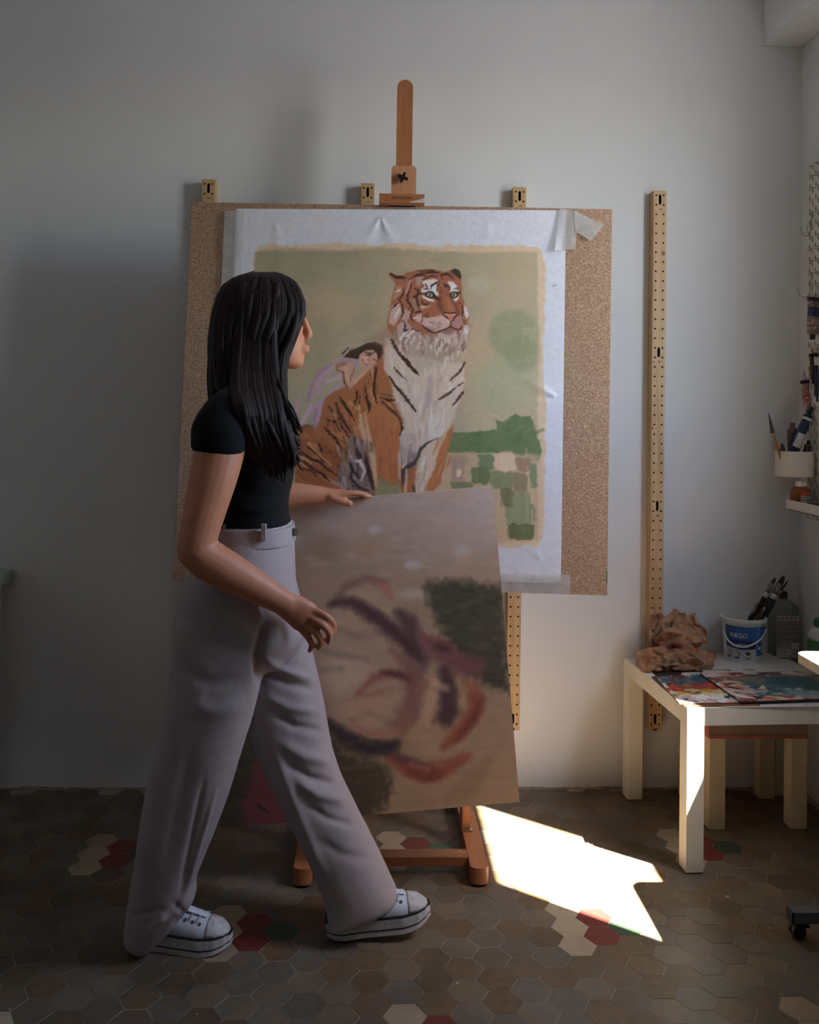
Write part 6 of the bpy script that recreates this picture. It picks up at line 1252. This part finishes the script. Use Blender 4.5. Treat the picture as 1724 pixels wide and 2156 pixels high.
def hook(label, px, py, w=.032):
    """wire hook: rises at its free end px,py, dips and returns to the pegboard"""
    X1 = PBX-.006; a = PY(px, py, yF-.018-.01); Yh = a[1]; dx = X1-a[0]; P = []
    for t in np.linspace(0, 1, 14): ang = math.pi*(1-t)+0; P.append((a[0]+dx*.5*(1+math.cos(ang))*1., Yh, a[2]-.026*math.sin(math.pi*min(1, t*1.0))*(1 if t < .9 else 1)))
    P += [(X1, Yh, a[2]+.012), (X1+.003, Yh, a[2]+.04)]
    o = thing('wire_hook', label, 'hook', (X1, Yh, a[2]-.02), 0, 'wire hooks on the pegboard'); q = MB(); q.tube(P, .0013, 6); obj('hook_wire', q, M['wire'], o, world=True, smooth=True)
    ti = MB(); ti.ball(P[0], .0018, 8); obj('hook_tip', ti, M['wire'], o, world=True)
    return o
hook('empty wire hook highest and furthest left on the pegboard', 1686, 480); hook('empty wire hook just right of the highest one', 1699, 475); hook('empty wire hook beside the top of the large dark paint tube', 1680, 609); hook('wire hook carrying the crumpled red and white paint tube', 1693.5, 780)
def crinkle(name, c1, c2, c3, sc=60):
    m = NT(name); co = m.coord(); f = m.noise(co, sc, 4, .7, .8); m.l(m.ramp(f, [(.3, c1), (.5, c2), (.62, c3), (.75, c1)]), m.b.inputs['Base Color']); m.b.inputs['Roughness'].default_value = .35; m.b.inputs['Metallic'].default_value = .25; m.bump(m.noise(co, sc*1.4, 3), .6, .003); return m.mat
M['tube_blue'] = crinkle('tube_navy', (24, 32, 62), (36, 46, 84), (30, 36, 60)); M['tube_mixed'] = crinkle('tube_mixed', (40, 38, 52), (120, 90, 80), (170, 160, 156)); M['tube_red'] = crinkle('tube_red', (150, 136, 130), (150, 60, 50), (196, 188, 182), 90); M['tube_dark'] = crinkle('tube_dark', (40, 36, 44), (90, 60, 56), (70, 74, 80))
M['tube_label'] = plain('tube_label', (206, 200, 194), .5, noise=.06); M['clip_black'] = plain('clip_black', (22, 20, 20), .4)
def paint_tube(label, top, bot, Yd, w, mat, cap='bottom', clip=True, band=None, lab=None, group='paint tubes at the pegboard', flat=.45, capcol=None, bend=0.):
    a = PY(*top, Yd); b = PY(*bot, Yd); d_ = b-a; L = np.linalg.norm(d_); d_ /= L; sdir = np.cross(d_, np.array([0, 1., 0])); sdir /= np.linalg.norm(sdir)
    at_ = lambda t: a+d_*L*t+sdir*bend*math.sin(math.pi*t)
    o = thing('paint_tube', label, 'paint tube', b, 0, group); q = MB()
    # flat crimped end at the top, round shoulder below
    rings = []
    for t in np.linspace(0, .86, 14):
        k = t/.86; rw = w*(1.12-.22*k); rd = w*(.10+flat*min(1, k*1.6)); j = .06*math.sin(t*40)
        rings.append([at_(t)+sdir*rw*(1+j)*math.cos(s_)+np.array([0, 1., 0])*rd*math.sin(s_) for s_ in np.linspace(0, 2*math.pi, 18, endpoint=False)])
    rings.append([at_(.885)+sdir*w*.35*math.cos(s_)+np.array([0, 1., 0])*w*.3*math.sin(s_) for s_ in np.linspace(0, 2*math.pi, 18, endpoint=False)])
    loft_rings(q, rings); obj('tube_body', q, mat, o, world=True, smooth=True)
    q = MB(); q.tube([at_(.88), at_(1.)], [w*.42, w*.40], 12); obj('screw_cap', q, capcol or M['clip_black'], o, world=True, sharp=40)
    if band: q = MB(); t0, t1 = band[:2]; q.tube([at_(t0), at_(t1)], [w*1.06, w*1.04], 18, flat=1.); 
    if band:
        rings = [[at_(t)+sdir*w*(1.14-.22*t/.86)*math.cos(s_)+np.array([0, 1., 0])*w*(.12+flat*min(1, t/.86*1.6))*1.05*math.sin(s_) for s_ in np.linspace(0, 2*math.pi, 18, endpoint=False)] for t in (band[0], band[1])]
        q = MB(); loft_rings(q, rings); obj('colour_band', q, band[2], o, world=True, smooth=True)
    if lab:
        t0, t1 = lab; q = MB(); P = []
        for t in (t0, t1):
            for s_ in np.linspace(-2.4, -.7, 8): P.append(at_(t)+sdir*w*(1.16-.22*t/.86)*math.cos(s_)+np.array([0, 1., 0])*w*(.14+flat*min(1, t/.86*1.6))*1.06*math.sin(s_))
        q.add(P, [(i, i+1, 8+i+1, 8+i) for i in range(7)]); obj('paper_label', q, M['tube_label'], o, world=True, smooth=True)
    if clip:
        q = MB(); ps = [at_(-.02)+sdir*w*1.15, at_(.06)+sdir*w*1.15, at_(.06)-sdir*w*1.15, at_(-.02)-sdir*w*1.15]; n_ = np.array([0, w*.32, 0])
        q.hexa([p_-n_ for p_ in ps]+[p_+n_ for p_ in ps]); cl = obj('binder_clip', q, M['clip_black'], o, world=True)
        for sg in (-1, 1):
            q = MB(); c0_ = at_(-.02); P = [c0_+sdir*w*.35*sg, c0_-d_*w*1.1+sdir*w*.75*sg+np.array([0, sg*w*.5, 0]), c0_-d_*w*1.9+sdir*w*.6*sg+np.array([0, sg*w*.7, 0]), c0_-d_*w*1.3+sdir*w*.2*sg+np.array([0, sg*w*.5, 0]), c0_+sdir*w*.1*sg]; q.tube(P, .0009, 6)
            q.v = [tuple(np.array(v)-np.array(o.location)) for v in q.v]; obj('clip_wire', q, M['wire'], cl, smooth=True)
    return o
YT = yF-.05
paint_tube('large dark paint tube hanging highest, with a yellow smear', (1716, 628), (1710, 715), (PBX-.028)/PY(1716, 670, 1.)[0], .021, M['tube_mixed'], band=(.22, .45, M['tube_blue']))
paint_tube('narrow speckled paint tube hanging under the large dark tube', (1711, 746), (1711, 808), YT-.005, .0095, M['tube_dark'])
paint_tube('navy and white paint tube hanging at the very right edge', (1724, 745), (1722, 846), YT-.02, .0145, M['tube_blue'], band=(.02, .24, M['tube_label']))
paint_tube('crumpled red and white paint tube hanging just above the pot', (1694, 802), (1706, 880), YT+.03, .0125, M['tube_red'], band=(.36, .42, plain('red_band', (176, 56, 44), .5)), bend=-.004)
# pot
CX, CY = (1673.5, 976); PYc = yF-.03; cc = PY(1672, 1003, PYc); cs = F_PX/PYc; pr = 37/cs; ph = 54/cs
pot = thing('pegboard_pot', 'off white oval pot on the pegboard stuffed with paint tubes', 'pot', cc)
q = MB(); rings = []
def oval(s, z): return [(pr*s*math.copysign(abs(math.cos(t))**.7, math.cos(t)), pr*s*.95*math.copysign(abs(math.sin(t))**.7, math.sin(t)), z) for t in np.linspace(0, 2*math.pi, 40, endpoint=False)]
for s, z in ((.95, 0), (.985, .002), (1, .01), (1, ph), (.96, ph), (.95, .006)): rings.append(oval(s, z))
loft_rings(q, rings); obj('pot_shell', q, M['peg_white'], pot, sharp=40)
q = MB(); q.box(pr*.9, PBX-cc[0]+.002, -.012, .012, ph*.45, ph*.9); obj('mounting_clip', q, M['peg_white'], pot)
top = (lambda x, y: PY(x, y, PYc))
zr = cc[2]+ph
paint_tube('big navy paint tube with white label leaning out of the pot', (1656, 985), (1709, 857), PYc-.012, .0165, M['tube_blue'], clip=False, lab=(.34, .56), flat=.7, band=(.78, .82, M['tube_label']))
paint_tube('old brown rolled up paint tube behind the navy one in the pot', (1672, 985), (1668, 890), PYc+.015, .019, M['tube_dark'], clip=False, flat=.7, capcol=M['tube_dark'])
paint_tube('short dark tube on the right side of the pot', (1690, 990), (1702, 928), PYc+.012, .012, M['tube_mixed'], clip=False, flat=.7)
paint_tube('small dark tube end poking out at the left of the pot', (1652, 990), (1646, 934), PYc+.006, .009, M['tube_dark'], clip=False, flat=.7)
kn_ = thing('palette_knife', 'palette knife with pointed blade and brown handle standing in the pot', 'palette knife', PY(1650, 985, PYc-.016))
a, b, c = PY(1617.5, 870, PYc-.016), PY(1627, 912, PYc-.016), PY(1650, 985, PYc-.016); dn = np.array([0, .0008, 0]); sx = np.array([.0075, 0, .002])
q = MB(); q.add([a-dn, b-sx-dn, b+sx*.9-dn, a+dn, b-sx+dn, b+sx*.9+dn, a+np.array([.002, 0, 0])-dn, a+np.array([.002, 0, 0])+dn], [(0, 1, 2, 6), (3, 7, 5, 4), (0, 3, 4, 1), (1, 4, 5, 2), (2, 5, 7, 6), (6, 7, 3, 0)]); obj('blade', q, plain('blade', (70, 68, 66), .4, .7), kn_, world=True)
q = MB(); q.tube([b+np.array([0, 0, .001]), b+(c-b)*.25, c], [.0028, .0045, .005], 10); obj('handle', q, wood('knife_handle', (90, 56, 24), (140, 90, 40), (170, 116, 60), 'z', 2.), kn_, world=True, smooth=True)
# tray with an amber bottle
tx0 = 1.345; t0 = PXX(1654, 1051, tx0); tz = float(t0[2]); ty1 = float(t0[1])
tray = thing('pegboard_tray', 'off white shallow tray on the pegboard below the pot', 'tray', (tx0, ty1, tz-.03))
th = float(t0[2]-PXX(1654, 1071.5, tx0)[2])
for n_, a in (('tray_lip', (tx0, tx0+.002, ty1-.36, ty1, tz-th, tz)), ('tray_floor', (tx0, PBX-.0002, ty1-.36, ty1, tz-th, tz-th+.002)), ('tray_end', (tx0+.002, PBX-.0002, ty1-.002, ty1, tz-th+.002, tz)), ('tray_end', (tx0+.002, PBX-.0002, ty1-.36, ty1-.358, tz-th+.002, tz))):
    q = MB(); q.box(*a); obj(n_, q, M['peg_white'], tray, world=True)
def amber():
    m = NT('amber_plastic'); m.b.inputs['Base Color'].default_value = rgba((150, 84, 36)); m.b.inputs['Roughness'].default_value = .15; m.b.inputs['Transmission Weight'].default_value = .35; m.b.inputs['IOR'].default_value = 1.45
    m.bump(m.noise(m.coord(), 60, 3), .1, .001); return m.mat
ar = .0315; YA = (tx0+.005+ar)/PY(1685.5, 1040, 1.)[0]; ab = PY(1685.5, 1060, YA); ab[2] = tz-th+.0022; asx = F_PX/YA; ah = 50/asx+(tz-ab[2])*.55
amb = thing('amber_bottle', 'small amber medium bottle with white cap standing in the tray', 'bottle', ab)
q = MB(); q.lathe([(ar*.92, 0), (ar, .003), (ar, ah*.62), (ar*.93, ah*.70), (ar*.62, ah*.78), (ar*.5, ah*.80), (ar*.5, ah*.84)], (0, 0, 0), 32); obj('bottle_body', q, amber(), amb, sharp=50)
q = MB(); q.lathe([(ar*.52, ah*.80), (ar*.55, ah*.81), (ar*.55, ah*.985), (ar*.5, ah)], (0, 0, 0), 24); obj('cap', q, plain('stained_cap', (196, 190, 184), .5, noise=.3, scale=120), amb, sharp=40)
def arc(a0, a1, z0, z1, mat, nm, rr=1.012):
    q = MB(); P = [(ar*rr*math.cos(t), ar*rr*math.sin(t), z) for z in (z0, z1) for t in np.linspace(a0, a1, 12)]; q.add(P, [(i, i+1, 12+i+1, 12+i) for i in range(11)]); return obj(nm, q, mat, amb, smooth=True)
a0, a1 = -2.0, -.45
arc(a0, a1, ah*.50, ah*.66, plain('label_orange', (196, 70, 40), .5), 'label'); arc(a0, a1, ah*.10, ah*.50, plain('label_white', (196, 194, 190), .5), 'label')
def arc_text(body, size, am, z, mat):
    V, F = text_mesh(body, size); q = MB(); q.add([(ar*1.03*math.cos(am+p_[0]/ar), ar*1.03*math.sin(am+p_[0]/ar), z+p_[1]) for p_ in V], F); obj('lettering', q, mat, amb)
arc_text('TITAN', .0085, -1.15, ah*.58, M['white_ink']); 
for i, wd in enumerate(('xxxx', 'xxxxxx')): q = MB(); P = [(ar*1.03*math.cos(t), ar*1.03*math.sin(t), ah*(.43-.08*i)+dz) for dz in (0, .0022) for t in np.linspace(-1.9, -1.9+.16*len(wd), 8)]; q.add(P, [(k, k+1, 9+k, 8+k) for k in range(7)]); obj('print_line', q, M['black_plastic'], amb)
jar = thing('glass_jar', 'low clear glass jar beside the amber bottle in the tray', 'jar', PY(1712, 1062, YA-.03)); jar.location.z = tz-th+.0022
q = MB(); q.lathe([(.021, 0), (.022, .002), (.022, .026), (.0195, .028), (.0195, .003)], (0, 0, 0), 28); obj('jar_glass', q, M['clear'], jar, sharp=40)
q = MB(); q.lathe([(.023, .026), (.0235, .027), (.0235, .034), (.022, .035)], (0, 0, 0), 28); obj('jar_lid', q, M['steel'], jar, sharp=40)
